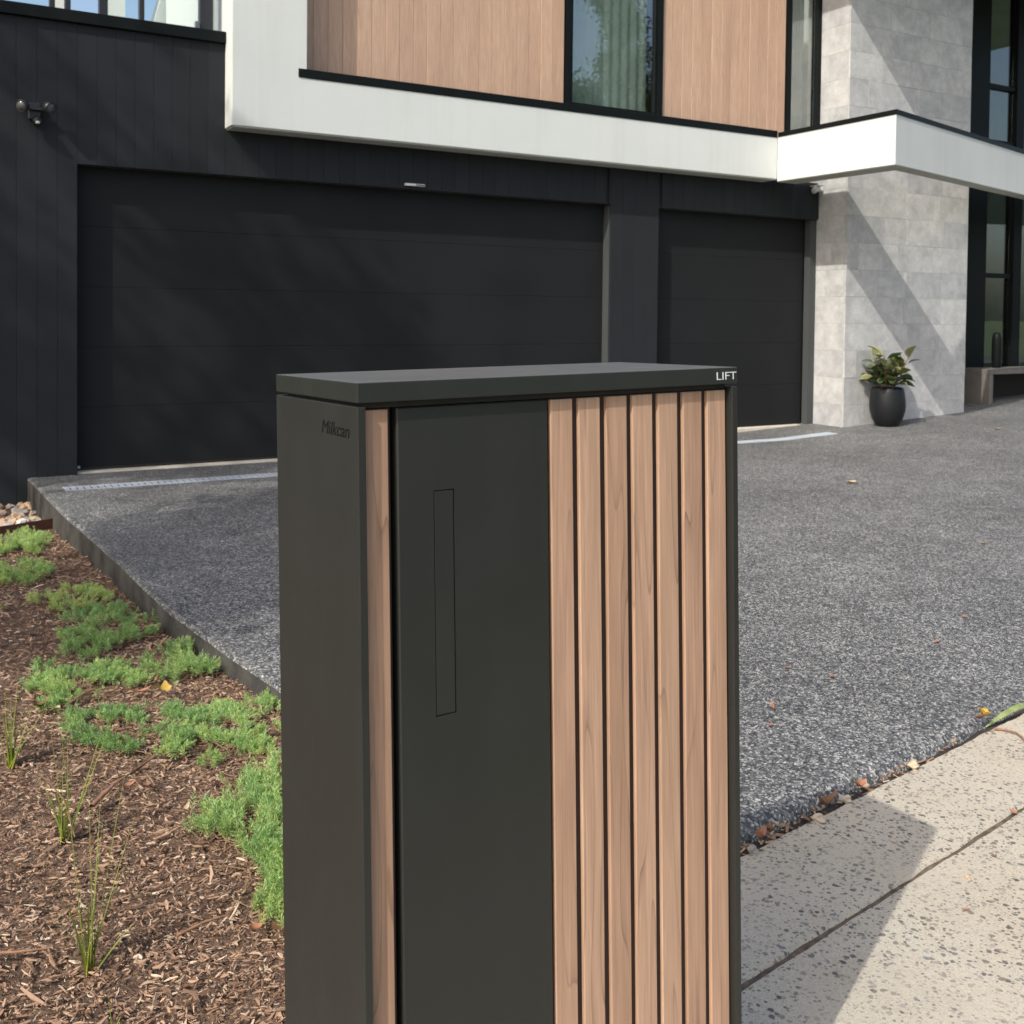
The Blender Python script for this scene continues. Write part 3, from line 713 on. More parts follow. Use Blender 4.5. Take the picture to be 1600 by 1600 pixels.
me, co = text_mesh('Milkcan', .03, .0004, .28, .97)
w2 = co[:, 0].max() - co[:, 0].min(); h2 = co[:, 1].max() - co[:, 1].min()
def fx2(c): return np.stack([-.0002 - c[:, 2] * .6, .1120 - (c[:, 0] - c[:, 0].min()) / w2 * .088, (c[:, 1] - c[:, 1].min()) / h2 * .0165 - .0668], 1)
put('side_lettering', set_text(me, co, fx2), (0, 0, 0), sp1, M['deboss'])

# ------------------------------------------------------------------ garden bed
ed = empty('garden_edging', (.3, 7.02, -.08), 'rusted steel garden edging between river stones and mulch', 'edging')
def edge_y(x): return 6.92 + (x - .459) * .43
V = []; F = []
for x in np.linspace(-1.0, .842, 12):
    y = 6.95 + (x - .459) * .40
    V += [(x, y, -.16), (x, y, -.024), (x, y + .006, -.024), (x, y + .006, -.16)]
for i in range(11):
    for q in range(3): F.append((i * 4 + q, (i + 1) * 4 + q, (i + 1) * 4 + q + 1, i * 4 + q + 1))
put('strip', fast_mesh('strip', V, F), (0, 0, 0), ed, M['cort'])
# river stones
rb = link(bpy.data.objects.new('stone_strip', None)); props(rb, kind='structure'); WL['stone_strip'] = Vector()
rocks = []
for k in range(7):
    bm = bmesh.new(); bmesh.ops.create_icosphere(bm, subdivisions=2, radius=1)
    for v in bm.verts:
        n = 1 + .75 * fbm(v.co.x + k * 9, v.co.y, v.co.z, 1.1, 3); v.co = Vector((v.co.x * n, v.co.y * n * random.uniform(.72, .76), v.co.z * n * .62))
    me = bm_mesh(bm, 'stone', False); me.materials.append(M['rock']); rocks.append(me)
cnt = 0; sr = random.Random(3)
for layer in range(2):
    for i in range(1000):
        x = sr.uniform(-.25, .80); y = sr.uniform(6.98, 8.19)
        if y < 6.95 + (x - .459) * .40 + .04 or x > dl_x(y) - .03 or cnt >= 130: continue
        r = sr.uniform(.028, .058); o = put('stone', rocks[sr.randrange(7)], (x, y, -.125 + layer * .035 + r * .3), rb)
        o.rotation_euler = (sr.uniform(-.4, .4), sr.uniform(-.4, .4), sr.uniform(0, 6.28)); o.scale = (r, r, r); cnt += 1
# bark chips: one mass of real pieces
def chips(N, xr, yr, lmin, lmax, seed, zoff=0.0, right=True):
    g = np.random.default_rng(seed)
    y = yr[0] + (yr[1] - yr[0]) * g.random(N) ** 1.25; xm = np.interp(y, [p[0] for p in DL], [p[1] for p in DL]) - .01
    x = xr[0] + ((xm if right else xr[1]) - xr[0]) * g.random(N) ** .85
    y = y + (1.862 + (x - 1.733) * .16482 + .012 - 1.74) * np.clip(1 - (y - 1.74) / 5.2, 0, 1)
    edge = 6.95 + (x - .459) * .40 - .01; y = np.minimum(y, edge - g.random(N) * .05)
    L = lmin + (lmax - lmin) * g.random(N) ** 2.6; Wc = np.minimum(L * (.10 + .28 * g.random(N)), .0075); T = Wc * (.25 + .4 * g.random(N))
    yaw = g.random(N) * 6.283; pit = g.normal(0, .22, N); rol = g.normal(0, .5, N)
    mz = np.where(y < 3.3, -.01, -.01 - .09 * (y - 3.3) / 4.9)
    hum = np.array([.016 * fbm(a * 5, b * 5) for a, b in zip(x, y)])
    z = mz - .012 + hum + g.random(N) * .014 + zoff
    bend = g.normal(0, .25, N) * L
    ca, sa, cp, sp_ = np.cos(yaw), np.sin(yaw), np.cos(pit), np.sin(pit)
    d = np.stack([ca * cp, sa * cp, sp_], 1); s0 = np.stack([-sa, ca, np.zeros(N)], 1); u0 = np.cross(d, s0)
    s = s0 * np.cos(rol)[:, None] + u0 * np.sin(rol)[:, None]; u = np.cross(d, s)
    c = np.stack([x, y, z], 1); V = np.zeros((N, 12, 3))
    for k, (t, wf) in enumerate(((-.5, .55), (0, 1), (.5, .4))):
        cc = c + d * (L * t)[:, None] + s * (bend * (abs(t) - .25))[:, None]
        for q, (a, b) in enumerate(((-1, -1), (1, -1), (1, 1), (-1, 1))):
            V[:, k * 4 + q] = cc + s * (Wc * wf * a * .5)[:, None] + u * (T * wf * b * .5)[:, None]
    f = [(0, 3, 2, 1), (8, 9, 10, 11)]
    for k in range(2):
        for q in range(4): f.append((k * 4 + q, k * 4 + (q + 1) % 4, k * 4 + 4 + (q + 1) % 4, k * 4 + 4 + q))
    F = (np.arange(N)[:, None, None] * 12 + np.array(f)[None]).reshape(-1, 4)
    t = np.clip(g.beta(2.1, 2.2, N) + .12 * g.normal(size=N), 0, 1); t = np.where(g.random(N) < .035, .93 + .07 * g.random(N), t)
    return V.reshape(-1, 3), F, np.repeat(t, 12)
parts = [chips(42000, (-.35, 0), (1.74, 6.95), .005, .030, 1), chips(34000, (-.1, 0), (1.74, 3.8), .004, .018, 2, .003), chips(15000, (-2.2, -.30), (1.74, 6.9), .008, .034, 4, .002, False), chips(1000, (-.3, 0), (1.74, 6.8), .025, .07, 3, .006)]
Vs = []; Fs = []; Ts = []; o = 0
for v, f, t in parts: Vs.append(v); Fs.append(f + o); Ts.append(t); o += len(v)
mc = put('bark_mulch', fast_mesh('bark_mulch', np.concatenate(Vs), np.concatenate(Fs), False, np.concatenate(Ts)), (0, 0, 0), None, M['chip'])
props(mc, 'loose brown bark chip mulch covering the garden bed', 'mulch', kind='stuff')

def gap_litter(N, seed):
    g = np.random.default_rng(seed); ss = -.15 + 1.25 * g.random(N) ** 1.6; nn = -.022 + .014 * g.normal(size=N)
    x = P0.x + PD.x * ss + PN.x * nn; y = P0.y + PD.y * ss + PN.y * nn; z = -.010 + .010 * g.random(N)
    L = .004 + .022 * g.random(N) ** 2.5; W_ = L * (.15 + .3 * g.random(N)); a = g.random(N) * 6.283; p = g.normal(0, .35, N)
    d = np.stack([np.cos(a) * np.cos(p), np.sin(a) * np.cos(p), np.sin(p)], 1); sd = np.stack([-np.sin(a), np.cos(a), .3 * g.normal(size=N)], 1); u = np.cross(d, sd); c = np.stack([x, y, z], 1)
    V = np.stack([c + d * (L * i)[:, None] * .5 + sd * (W_ * j)[:, None] * .5 + u * (W_ * k)[:, None] * .2 for i in (-1, 1) for j in (-1, 1) for k in (-1, 1)], 1)
    f = np.array([(0, 1, 3, 2), (4, 6, 7, 5), (0, 4, 5, 1), (2, 3, 7, 6), (0, 2, 6, 4), (1, 5, 7, 3)])
    F = (np.arange(N)[:, None, None] * 8 + f[None]).reshape(-1, 4); t = np.repeat(np.clip(g.beta(2.2, 2, N), 0, 1), 8)
    o = put('leaf_litter', fast_mesh('leaf_litter', V.reshape(-1, 3), F, False, t), (0, 0, 0), None, M['chip']); props(o, 'fine dry leaf litter caught in the gap between driveway and footpath', 'litter', kind='stuff')
gap_litter(260, 77)
# feathery creeping ground cover, one plant per patch
def in_poly(x, y, P):
    c = False; j = len(P) - 1
    for i in range(len(P)):
        if (P[i][1] > y) != (P[j][1] > y) and x < (P[j][0] - P[i][0]) * (y - P[i][1]) / (P[j][1] - P[i][1]) + P[i][0]: c = not c
        j = i
    return c
def ground_cover(poly, label, shoots, hgt, tone, seed, up=.35, nl=.011):
    hgt *= .62; nl *= 1.15; shoots = int(shoots * 1.1); up *= .75
    g = random.Random(seed); xs_ = [p[0] for p in poly]; ys_ = [p[1] for p in poly]
    cx, cy = sum(xs_) / len(poly), sum(ys_) / len(poly); gz = mulch_z(cy)
    root = empty('creeping_plant', (cx, cy, gz), label, 'plant', 'green creeping plants on the mulch')
    V = []; F = []; T = []; SV = []
    k = 0; tries = 0; 
    while k < shoots and tries < shoots * 30:
        tries += 1
        x = g.uniform(min(xs_) - .02, max(xs_) + .02); y = g.uniform(min(ys_) - .02, max(ys_) + .02)
        if not in_poly(x + g.gauss(0, .014), y + g.gauss(0, .018), poly): continue
        if fbm(x * 13 + seed, y * 7, 0) < -.06 + .16 * g.random(): continue
        k += 1
        L = hgt * g.uniform(.5, 1.15); az = math.atan2(y - cy, x - cx) + g.gauss(0, 1.2) ; lean = g.uniform(.25, 1.0) * (1 - up) * 1.9
        d = Vector((math.cos(az) * math.sin(lean), math.sin(az) * math.sin(lean), math.cos(lean))); b = Vector((x, y, mulch_z(y) + .006 + g.random() * hgt * .35))
        a1 = d.orthogonal().normalized(); a2 = d.cross(a1); tn = min(1, max(0, tone + g.gauss(0, .13) + .25 * fbm(x * 8, y * 8, 3)))
        nn = int(18 + 16 * g.random())
        for q in range(nn):
            f = (q + .5) / nn; an = q * 2.4 + g.random() * .5; r = a1 * math.cos(an) + a2 * math.sin(an)
            p = b + d * (L * f) + Vector((0, 0, L * .25 * f * f)); tip = p + (r * (1.0 - .45 * f) + d * (.45 + .6 * f)).normalized() * nl * g.uniform(.7, 1.25)
            sd = (tip - p).cross(Vector((g.gauss(0, 1), g.gauss(0, 1), g.gauss(0, 1)))).normalized() * nl * .095
            mid = (p + tip) / 2; o = len(V); V += [p, mid + sd, tip, mid - sd]; F.append((o, o + 1, o + 2, o + 3)); T += [tn - .12, tn, min(1, tn + .15), tn]
        SV.append(tube_arrays([b - Vector((d.x * .02, d.y * .02, .010)), b + d * L * .5, b + d * L], [.0011, .0009, .0004], 3))
    put('foliage', fast_mesh('foliage', [tuple(v) for v in V], F, False, T), (0, 0, 0), root, M['needle'])
    # bare runners along the ground
    for i in range(max(5, shoots // 18)):
        x, y = g.choice(poly); x += (cx - x) * g.random(); y += (cy - y) * g.random(); a = g.random() * 6.28; P_ = []
        for q in range(5): P_.append((x + math.cos(a) * .03 * q, y + math.sin(a) * .03 * q, mulch_z(y) + .008 + .006 * g.random())); a += g.gauss(0, .35)
        SV.append(tube_arrays(P_, [.0016, .0016, .0014, .0012, .0008], 4))
    v, f = merge(SV); props(put('stems', fast_mesh('stems', v, f, False, np.full(len(v), .6)), (0, 0, 0), root, M['straw']), kind='stuff')
    return root
GC = [
 ([(0.30, 6.5), (0.445, 6.709), (0.596, 6.883), (0.7, 6.523), (0.603, 6.225), (0.42, 6.329), (.3, 6.3)], 'lime green creeping plant against the rusted steel edging', 330, .060, .62, 11, .5, .016),
 ([(0.28, 5.85), (0.395, 5.958), (0.583, 6.021), (0.637, 5.66), (0.478, 5.524), (0.37, 5.585), (.28, 5.6)], 'pale green creeping plant second from the steel edging at left', 260, .05, .62, 12, .4, .015),
 ([(0.336, 5.077), (0.507, 5.231), (0.715, 5.346), (0.815, 5.057), (0.734, 4.887), (0.483, 4.993)], 'thin straggling yellow green creeping plant with a long stem reaching left', 230, .042, .8, 13, .25, .013),
 ([(0.588, 4.994), (0.811, 4.868), (0.902, 4.366), (0.72, 4.319), (0.549, 4.1), (0.485, 4.312), (0.533, 4.628)], 'spreading mid green creeping plant in the middle of the bed near the driveway edge', 430, .045, .36, 14, .25, .013),
 ([(0.401, 4.143), (0.658, 4.081), (0.713, 3.767), (0.543, 3.753), (0.372, 3.646), (0.335, 3.767)], 'bright green creeping plant with fallen leaves along its lower side', 430, .045, .5, 15, .3, .013),
 ([(0.754, 3.983), (1.0, 4.187), (1.075, 4.18), (1.045, 3.783), (0.857, 3.723), (0.739, 3.79)], 'green creeping plant climbing onto the edge of the driveway slab', 380, .065, .5, 16, .5, .013),
 ([(0.431, 3.581), (0.774, 3.45), (0.819, 3.297), (0.732, 3.176), (0.459, 3.172), (0.419, 3.405)], 'low blue green creeping plant behind the tall grass tufts', 430, .038, .3, 17, .3, .012),
 ([(0.629, 3.129), (0.847, 3.408), (1.05, 3.398), (0.948, 2.981), (0.808, 2.957), (0.675, 3.006)], 'patchy green creeping plant with bare runners meeting the parcel box side', 420, .038, .55, 18, .3, .012),
 ([(0.765, 2.80), (0.95, 2.88), (0.80, 2.10), (0.645, 2.10), (0.675, 2.36), (0.70, 2.5), (0.60, 2.62), (.64, 2.69), (.715, 2.62)], 'dense upright bright green ground cover beside the parcel box', 900, .062, .48, 19, .62, .013)]
for poly, lab, n, h, tn, sd, up, nl in GC: ground_cover(poly, lab, n, h, tn, sd, up, nl)

# strappy grass tufts, each blade a part
def blade_mesh(L, w, bend, az, tilt, t0, seed):
    w *= 1.75; L *= 1.15; g = random.Random(seed); V = []; F = []; T = []; n = 9; p = Vector((0, 0, 0)); el = math.pi / 2 - tilt; a = az
    for i in range(n + 1):
        f = i / n; d = Vector((math.cos(a) * math.cos(el), math.sin(a) * math.cos(el), math.sin(el)))
        s = Vector((-math.sin(a + .6), math.cos(a + .6), 0)) * w * (1 - f ** 2.2) * .5 + Vector((0, 0, .0001))
        up = d.cross(s).normalized() * w * .18 * (1 - f)
        V += [p - s, p + up, p + s]; T += [min(1, t0 + .75 * min(1, f * 2.2) + .15 * g.random() * f)] * 3; p = p + d * (L / n); el -= bend / n * (.3 + 1.4 * f)
    for i in range(n):
        for q in range(2): F.append((i * 3 + q, i * 3 + q + 1, i * 3 + 4 + q, i * 3 + 3 + q))
    return fast_mesh('blade', [tuple(v) for v in V], F, True, T)
def tuft(x, y, label, blades, seed):
    g = random.Random(seed); z = mulch_z(y) - .01; r = empty('grass_tuft', (x, y, z), label, 'grass', 'strappy grass tufts in the mulch')
    for i, (L, az, tilt, bend, w, t0) in enumerate(blades):
        put('blade', blade_mesh(L, w, bend, az, tilt, t0, seed * 50 + i), (x + g.uniform(-.010, .010), y + g.uniform(-.010, .010), z), r, M['blade'])
LEFT = math.radians(150); RIGHT = math.radians(-30)       # image left / right as seen along the bed
g = random.Random(21)
def rnd_blades(n, lo, hi, t=.1):
    return [(g.uniform(lo, hi), g.choice((LEFT, RIGHT)) + g.gauss(0, .9), abs(g.gauss(.12, .14)), g.uniform(-.05, .35), g.uniform(.0022, .0036), g.uniform(0, t)) for _ in range(n)]
tuft(.304, 2.179, 'tallest green grass tuft in the foreground mulch with long thin blades',
     [(.475, LEFT, .10, .0, .0045, .1), (.36, LEFT, .02, .02, .005, .05), (.33, RIGHT, .06, .0, .0055, .1), (.37, RIGHT, .16, .03, .0035, .1), (.29, RIGHT, .1, .02, .004, .1), (.24, LEFT, .40, .1, .005, .1),
      (.17, LEFT, .55, .1, .005, .05), (.30, RIGHT, .27, .05, .003, .3), (.20, RIGHT, .3, .2, .003, .3), (.12, RIGHT, .6, .2, .003, .2), (.14, LEFT, .5, .2, .003, 0)] + rnd_blades(6, .08, .22), 1)
tuft(.322, 2.735, 'yellow stemmed grass tuft just behind the tallest one',
     [(.25, RIGHT, .0, .0, .006, 0), (.21, RIGHT, .03, .0, .006, 0), (.26, RIGHT, .30, .0, .005, .1), (.30, RIGHT, .35, .0, .004, .3), (.2, LEFT, .3, .1, .004, .1), (.29, LEFT, .12, .0, .004, .2)] + rnd_blades(8, .1, .22, .3), 2)
tuft(.243, 3.27, 'short thick grass tuft at the left edge of the mulch bed',
     [(.20, LEFT, .05, 0, .009, .1), (.22, RIGHT, .1, 0, .008, .1), (.17, RIGHT, .3, .1, .007, .1), (.24, LEFT, .2, .1, .006, .2), (.2, RIGHT, .5, .2, .004, .1), (.25, RIGHT, .02, .05, .006, .2)] + rnd_blades(6, .1, .2), 3)
tuft(.318, 1.98, 'single short yellow green grass blade at the bottom of the bed', [(.072, LEFT, .08, .05, .004, .02), (.03, RIGHT, .4, .1, .003, .1)], 4)
wb = empty('grass_stalk', (.21, 2.8, -.01), 'pale dry bent grass stalk left of the yellow stemmed tuft', 'stalk')
v, f = tube_arrays([(.345, 2.72, 0), (.32, 2.72, .10), (.285, 2.72, .15), (.24, 2.72, .19)], [.0022, .002, .0016, .0008], 5); put('stem', fast_mesh('stem', v, f, True, np.full(len(v), 1.0)), (0, 0, 0), wb, M['straw'])

# fallen leaves and twigs
def leaf_mesh(L, Wd_, curl, fold, seed, n=8, lobes=0):
    g = random.Random(seed); V = []; F = []
    for i in range(n + 1):
        f = i / n; w_ = Wd_ * math.sin(math.pi * min(1, f * .92 + .04)) ** .8 * (1 - .3 * f); 
        if lobes: w_ *= 1 + .45 * math.sin(f * 9.4 + 1)
        x_ = L * (f - .5); zc = curl * L * ((f - .5) ** 2) * 2 + .002
        V += [(x_, -w_ / 2, zc + fold * w_), (x_, 0, zc), (x_, w_ / 2, zc + fold * w_ * g.uniform(.6, 1.3))]
    for i in range(n):
        for q in range(2): F.append((i * 3 + q, i * 3 + q + 1, i * 3 + 4 + q, i * 3 + 3 + q))
    return fast_mesh('leaf', V, F, True)
def gz(x, y):
    if y > path_edge_y(x) + .02: return (drive_z(x, y) if x > dl_x(y) else mulch_z(y) + .006)
    return 0.0
def fallen(x, y, L, Wd_, yaw, mat, label, seed, curl=.5, fold=.35, tilt=.15, lift=.004, lobes=0):
    o = put('fallen_leaf', leaf_mesh(L, Wd_, curl, fold, seed, 8, lobes), (x, y, gz(x, y) + lift), None, M[mat]); o.rotation_euler = (tilt, tilt * .5, yaw)
    props(o, label, 'leaf', 'fallen leaves'); return o
fallen(.596, 3.74, .05, .032, .9, 'fall_g', 'yellow green pointed leaf lying on the mulch below the bright green creeping plant', 1, tilt=.7, lift=.02)
fallen(.735, 3.62, .055, .05, .2, 'fall_y', 'lobed yellow and orange leaf on the mulch right of the pointed green leaf', 2, tilt=.4, lift=.015, lobes=1)
fallen(.775, 3.66, .05, .02, .6, 'fall_g', 'curled olive leaf just right of the lobed yellow leaf', 3, tilt=.5, lift=.015)
fallen(.405, 3.62, .03, .02, 1.2, 'fall_t', 'small tan leaf on the mulch below the bright green creeping plant', 4, lift=.01)
fallen(.355, 3.66, .06, .026, .3, 'fall_b', 'dark brown curled leaf beside the short thick grass tuft', 5, .9, .6, lift=.012)
fallen(.61, 2.72, .045, .016, 1.0, 'fall_t', 'tan narrow leaf on open mulch left of the dense ground cover', 6, lift=.008)
fallen(.505, 2.93, .04, .016, .4, 'fall_o', 'orange brown leaf flake on the mulch behind the tall grass', 7, lift=.008)
fallen(.55, 2.90, .035, .02, 2.2, 'fall_o', 'small rust coloured leaf flake near the long brown twig', 8, lift=.008)
fallen(.67, 3.66, .07, .018, .1, 'fall_o', 'long rust coloured leaf strip beside the lobed yellow leaf', 9, lift=.008)
fallen(.62, 2.12, .03, .02, .1, 'fall_o', 'rust leaf piece at the foot of the dense ground cover', 10, lift=.008)
fallen(.66, 2.10, .045, .026, 1.7, 'fall_b', 'broad brown bark flake at the foot of the dense ground cover', 11, .2, .1, lift=.008)
# in the gap along the driveway
lit = [(1.80, 1.878, .055, .03, 'fall_o', 'curled orange leaf in the gap at the driveway edge nearest the parcel box', .5), (1.84, 1.885, .045, .025, 'fall_b', 'brown curled leaf just right of the orange one in the driveway gap', 1.0),
       (2.07, 1.925, .085, .03, 'fall_b', 'long olive brown leaf lying along the middle of the driveway gap', .2), (2.235, 1.955, .05, .026, 'fall_o', 'orange brown leaf in the driveway gap beyond the middle', .1),
       (1.88, 1.89, .04, .016, 'fall_t', 'small straw leaf in the driveway gap near the parcel box', 2.0), (2.955, 2.09, .055, .045, 'fall_y', 'yellow leaf at the corner where the driveway meets the footpath', .6), (2.93, 2.085, .035, .02, 'fall_o', 'small orange leaf beside the yellow corner leaf', 2.1)]
for i, (x, y, L, W_, mt, lab, yw) in enumerate(lit): fallen(x, y, L, W_, yw, mt, lab, 30 + i, .8, .5, .3, .016)
dv = [(6.0, 5.37, .10, .06, 'fall_t', 'tan leaf alone on the driveway behind the parcel box'), (2.82, 2.59, .03, .022, 'fall_o', 'small orange leaf on the driveway right of the parcel box'), (2.74, 2.73, .028, .016, 'fall_o', 'tiny orange leaf on the driveway close to the parcel box edge'),
      (3.51, 2.69, .03, .018, 'fall_o', 'small rust leaf farther right on the driveway'), (3.9, 2.86, .03, .018, 'fall_o', 'small rust leaf at the right edge of the driveway'), (2.30, 2.36, .03, .014, 'fall_o', 'rust leaf sliver low on the driveway near the footpath'),
      (5.2, 3.7, .06, .03, 'fall_t', 'pale tan leaf in the middle of the right driveway'), (9.6, 6.7, .09, .05, 'fall_t', 'tan leaf on the driveway right of the potted plant'), (2.42, 2.47, .07, .010, 'fall_o', 'thin red brown leaf strip on the driveway')]
for i, (x, y, L, W_, mt, lab) in enumerate(dv): fallen(x, y, L, W_, i * 1.3, mt, lab, 60 + i, .3, .2, .1, .004)
pv = [(2.259, 1.556, .018, .006, 'fall_o', 'tiny red brown leaf on the sunny footpath'), (1.996, 1.441, .022, .009, 'fall_o', 'small orange leaf on the sunny footpath below the joint'), (2.50, 1.672, .022, .016, 'fall_o', 'red brown leaf caught in the footpath joint at right')]
for i, (x, y, L, W_, mt, lab) in enumerate(pv): fallen(x, y, L, W_, i * 2.1 + .4, mt, lab, 80 + i, .3, .3, .1, .002)
# loose pebbles in the gap
pb_lab = ['cream pebble in the driveway gap beside the parcel box', 'pale pointed pebble in the middle of the driveway gap', 'cream pebble right of the long brown leaf in the driveway gap', 'flat cream pebble on the footpath edge farther right', 'small olive pebble lying on the sunny footpath']
for i, (x, y, r) in enumerate([(1.765, 1.858, .016), (2.025, 1.895, .019), (2.165, 1.935, .017), (2.50, 1.985, .020), (2.12, 1.53, .007)]):
    o = put('pebble', rocks[i], (x, y, r * .35), None); o.scale = (r, r, r); o.rotation_euler = (.3, .2, i * 1.1); props(o, pb_lab[i], 'pebble', 'loose pebbles by the path')
def twig(P, r, label, name='twig', mat='twig'):
    v, f = tube_arrays(P, [r * (1 - .6 * i / (len(P) - 1)) for i in range(len(P))], 6); o = put(name, fast_mesh(name, v, f, True), (0, 0, 0), None, M[mat]); props(o, label, 'twig', 'twigs on the ground')
twig([(.40, 2.84, .012), (.47, 2.93, .02), (.54, 2.985, .024), (.60, 3.06, .02)], .007, 'long dark brown twig on the mulch behind the tall grass')
twig([(.47, 2.17, .008), (.53, 2.185, .012), (.58, 2.19, .01)], .004, 'thin red brown twig on the mulch near the bottom of the bed')
twig([(.64, 2.20, .012), (.70, 2.13, .014), (.75, 2.10, .012)], .006, 'pale tan stick at the foot of the dense ground cover', mat='straw' if False else 'twig')
twig([(.10, 2.30, .01), (.18, 2.26, .013), (.23, 2.25, .01)], .004, 'thin pale twig at the left bottom of the mulch bed')
twig([(.42, 3.60, .008), (.50, 3.70, .014), (.56, 3.74, .01)], .005, 'tan twig under the bright green creeping plant')
twig([(2.955, 2.05, .004), (2.975, 2.025, .007), (2.98, 1.995, .009), (2.968, 1.965, .008), (2.945, 1.935, .007), (2.92, 1.90, .007), (2.90, 1.86, .006)], .0042, 'curved brown twig on the footpath at the right edge')
# long green leaf at the right edge
o = put('fallen_leaf', leaf_mesh(.32, .022, -.25, .25, 99, 14), (3.14, 2.095, .022), None, M['fall_g']); o.rotation_euler = (.5, 0, .1); props(o, 'long green strap leaf lying where footpath and driveway meet at right', 'leaf', 'fallen leaves')

# ------------------------------------------------------------------ potted rubber plant
PX, PY = 9.02, 7.60; PZ = drive_z(PX, PY)
pp = empty('plant_pot', (PX, PY, PZ), 'round charcoal pot in front of the stone pillar', 'pot')
put('pot_body', lathe([(0, .004), (.105, .004), (.118, .012), (.158, .08), (.180, .16), (.186, .22), (.182, .29), (.170, .37), (.160, .405), (.152, .412), (.146, .405), (.150, .36), (0, .36)], 48), (PX, PY, PZ), pp, M['pot'])
put('soil', lathe([(0, .375), (.08, .372), (.149, .365)], 24), (PX, PY, PZ), pp, M['soil'])
rp = empty('rubber_plant', (PX, PY, PZ + .37), 'leafy rubber plant with olive and dark green leaves growing in the charcoal pot', 'plant')
def rleaf(seed):
    g = random.Random(seed); L = .17; V = []; F = []; T = []; n = 7; tone = g.choice([.25, .4, .55, .7, .85, 1.0])
    for i in range(n + 1):
        f = i / n; wd = .125 * math.sin(math.pi * min(1, f * .94 + .03)) ** .75; x_ = L * f; zc = -.30 * L * f * f
        for q, s in enumerate((-1, -.5, 0, .5, 1)):
            V.append((x_, s * wd / 2, zc + .22 * wd * abs(s))); T.append(min(1, tone + (.35 if abs(s) == 1 else 0)))
    for i in range(n):
        for q in range(4): F.append((i * 5 + q, i * 5 + q + 1, i * 5 + 6 + q, i * 5 + 5 + q))
    me = fast_mesh('leaf', V, F, True, T); me.materials.append(M['rubber']); return me
RL = [rleaf(i) for i in range(10)]; g = random.Random(8); SV = []
for s in range(9):
    a = s * 2.39 + .4; hgt = g.uniform(.15, .40); lean = g.uniform(.04, .20) ; base = Vector((PX + .05 * math.cos(a), PY + .05 * math.sin(a), PZ + .365))
    top = base + Vector((lean * math.cos(a), lean * math.sin(a), hgt)); mid = (base + top) / 2 + Vector((.02 * math.cos(a), .02 * math.sin(a), .01))
    SV.append(tube_arrays([base, mid, top], [.008, .006, .004], 6))
    nl = 8
    for i in range(nl):
        f = .30 + .70 * i / (nl - 1); p = base.lerp(mid, f * 2) if f < .5 else mid.lerp(top, f * 2 - 1)
        az = a + i * 2.4 + g.uniform(-.3, .3); el = g.uniform(-.25, .35) + (.9 if i == nl - 1 else .55 * f)
        pt = p + Vector((math.cos(az) * .03, math.sin(az) * .03, .012)); SV.append(tube_arrays([p, pt], [.003, .002], 4))
        o = put('leaf', RL[g.randrange(10)], pt, rp); k = g.uniform(.7, 1.15); o.scale = (k, k, k); o.rotation_euler = Euler((g.uniform(-.5, .5), -el, az), 'XYZ')
v, f = merge(SV); put('stem', fast_mesh('stem', v, f, True, np.full(len(v), .2)), (0, 0, 0), rp, M['straw'])

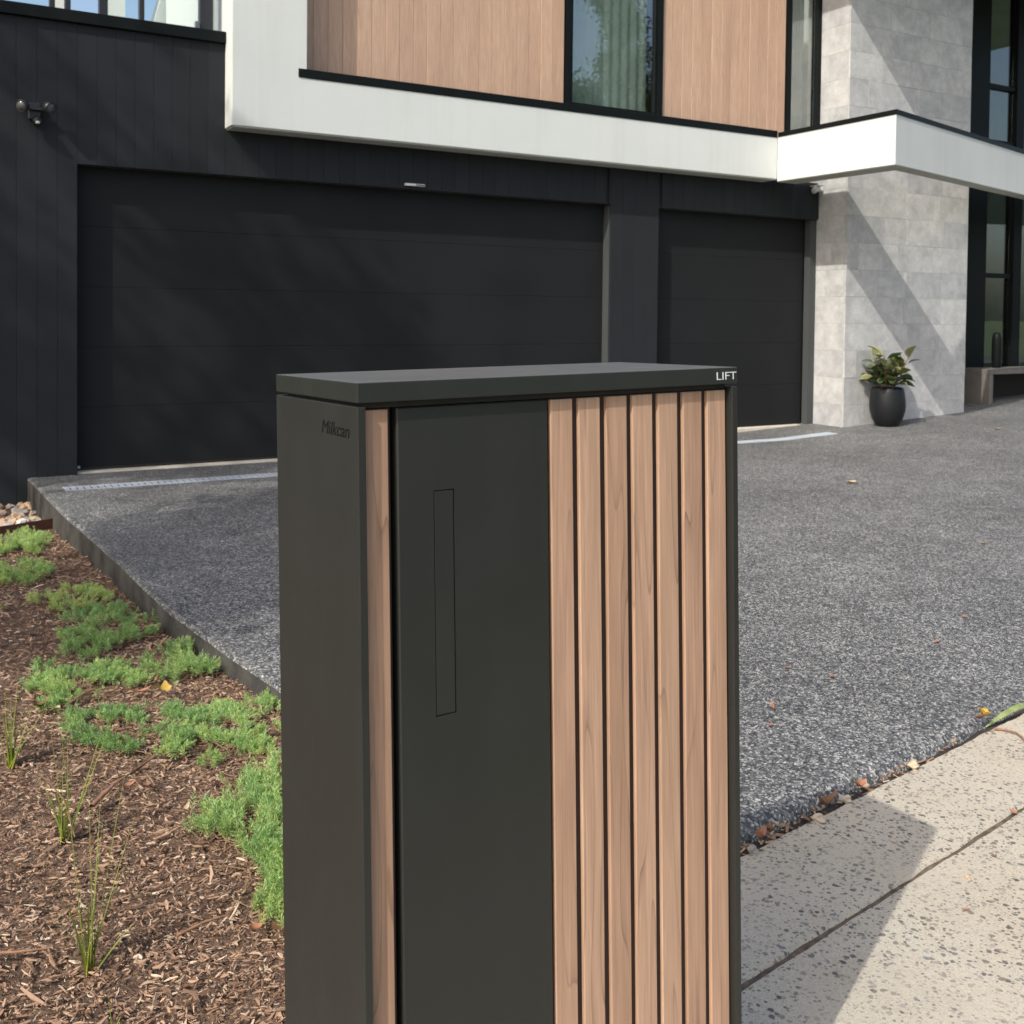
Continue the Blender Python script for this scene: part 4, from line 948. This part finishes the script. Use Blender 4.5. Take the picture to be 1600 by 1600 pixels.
# ------------------------------------------------------------------ trees of the street (they cast the dappled shade and stand in the window reflections)
def tree(x, y, hgt, crown_c, crown_r, n_limb, n_leaf, leaf, label, seed, trunk_r=.2, clump=.5, lm='leafA'):
    g = random.Random(seed); r = empty('street_tree', (x, y, -.2), label, 'tree'); SV = []; ends = []
    c = Vector(crown_c); b = Vector((x, y, -.25)); fork = b.lerp(c, .62); fork.x += g.uniform(-.3, .3)
    SV.append(tube_arrays([b, b.lerp(fork, .5) + Vector((g.uniform(-.2, .2), g.uniform(-.2, .2), 0)), fork], [trunk_r, trunk_r * .8, trunk_r * .62], 10))
    for i in range(n_limb):
        while True:
            q = Vector((g.uniform(-1, 1), g.uniform(-1, 1), g.uniform(-1, 1)))
            if .35 < q.length < 1: break
        e = c + Vector((q.x * crown_r[0], q.y * crown_r[1], q.z * crown_r[2])); m = fork.lerp(e, .5) + Vector((0, 0, .25)); SV.append(tube_arrays([fork, m, e], [trunk_r * .4, trunk_r * .22, .02], 6)); ends.append((m, e))
        for k in range(3):
            e2 = e + Vector((g.gauss(0, .5), g.gauss(0, .5), g.gauss(-.1, .4))); SV.append(tube_arrays([m.lerp(e, .5 + .15 * k), e2], [.03, .01], 4)); ends.append((e, e2))
    v, f = merge(SV); put('trunk', fast_mesh('trunk', v, f, True), (0, 0, 0), r, M['bark'])
    gg = np.random.default_rng(seed); E_ = np.array([[list(a), list(b_)] for a, b_ in ends]); idx = gg.integers(0, len(ends), n_leaf); t = gg.random((n_leaf, 1)) ** .6
    P = E_[idx, 0] * (1 - t) + E_[idx, 1] * t + gg.normal(0, clump, (n_leaf, 3)) * (.35 + .65 * gg.random((n_leaf, 1)))
    d = gg.normal(0, 1, (n_leaf, 3)); d[:, 2] -= .6; d /= np.linalg.norm(d, axis=1)[:, None]; s = np.cross(d, gg.normal(0, 1, (n_leaf, 3))); s /= np.linalg.norm(s, axis=1)[:, None]
    L = leaf * (.6 + .8 * gg.random((n_leaf, 1))); V = np.stack([P, P + d * L * .5 + s * L * .24, P + d * L, P + d * L * .5 - s * L * .24], 1).reshape(-1, 3)
    F = np.arange(n_leaf * 4).reshape(-1, 4); put('crown', fast_mesh('crown', V, F, False, np.repeat(np.clip(gg.normal(.5, .2, n_leaf), 0, 1), 4)), (0, 0, 0), r, M[lm])
tree(-9.2, 4.4, 12, (-7.7, 4.44, 10.0), (1.8, 1.8, 1.8), 10, 3700, .16, 'tall street tree on the left whose crown shades the garage wall', 3, .2, .26)
tree(-7.4, 2.2, 10, (-5.6, 2.0, 8.0), (1.6, 1.6, 1.2), 11, 7500, .14, 'smaller street tree on the left shading the upper driveway', 4, .13, .32)
tree(20.3, -11.8, 15, (20.3, -11.8, 10.5), (.40, .40, 4.6), 16, 16000, .13, 'tall narrow tree across the street facing the house', 5, .22, .30, 'leafB')
tree(18.9, -13.0, 9, (18.9, -13.0, 6.9), (1.7, 1.7, 2.1), 20, 26000, .15, 'rounded tree across the street left of the tall one', 6, .22, .45, 'leafB')
tree(21.8, -11.0, 9, (21.8, -11.0, 6.9), (1.9, 1.9, 2.6), 20, 26000, .15, 'broad tree across the street right of the tall one', 7, .25, .45, 'leafB')
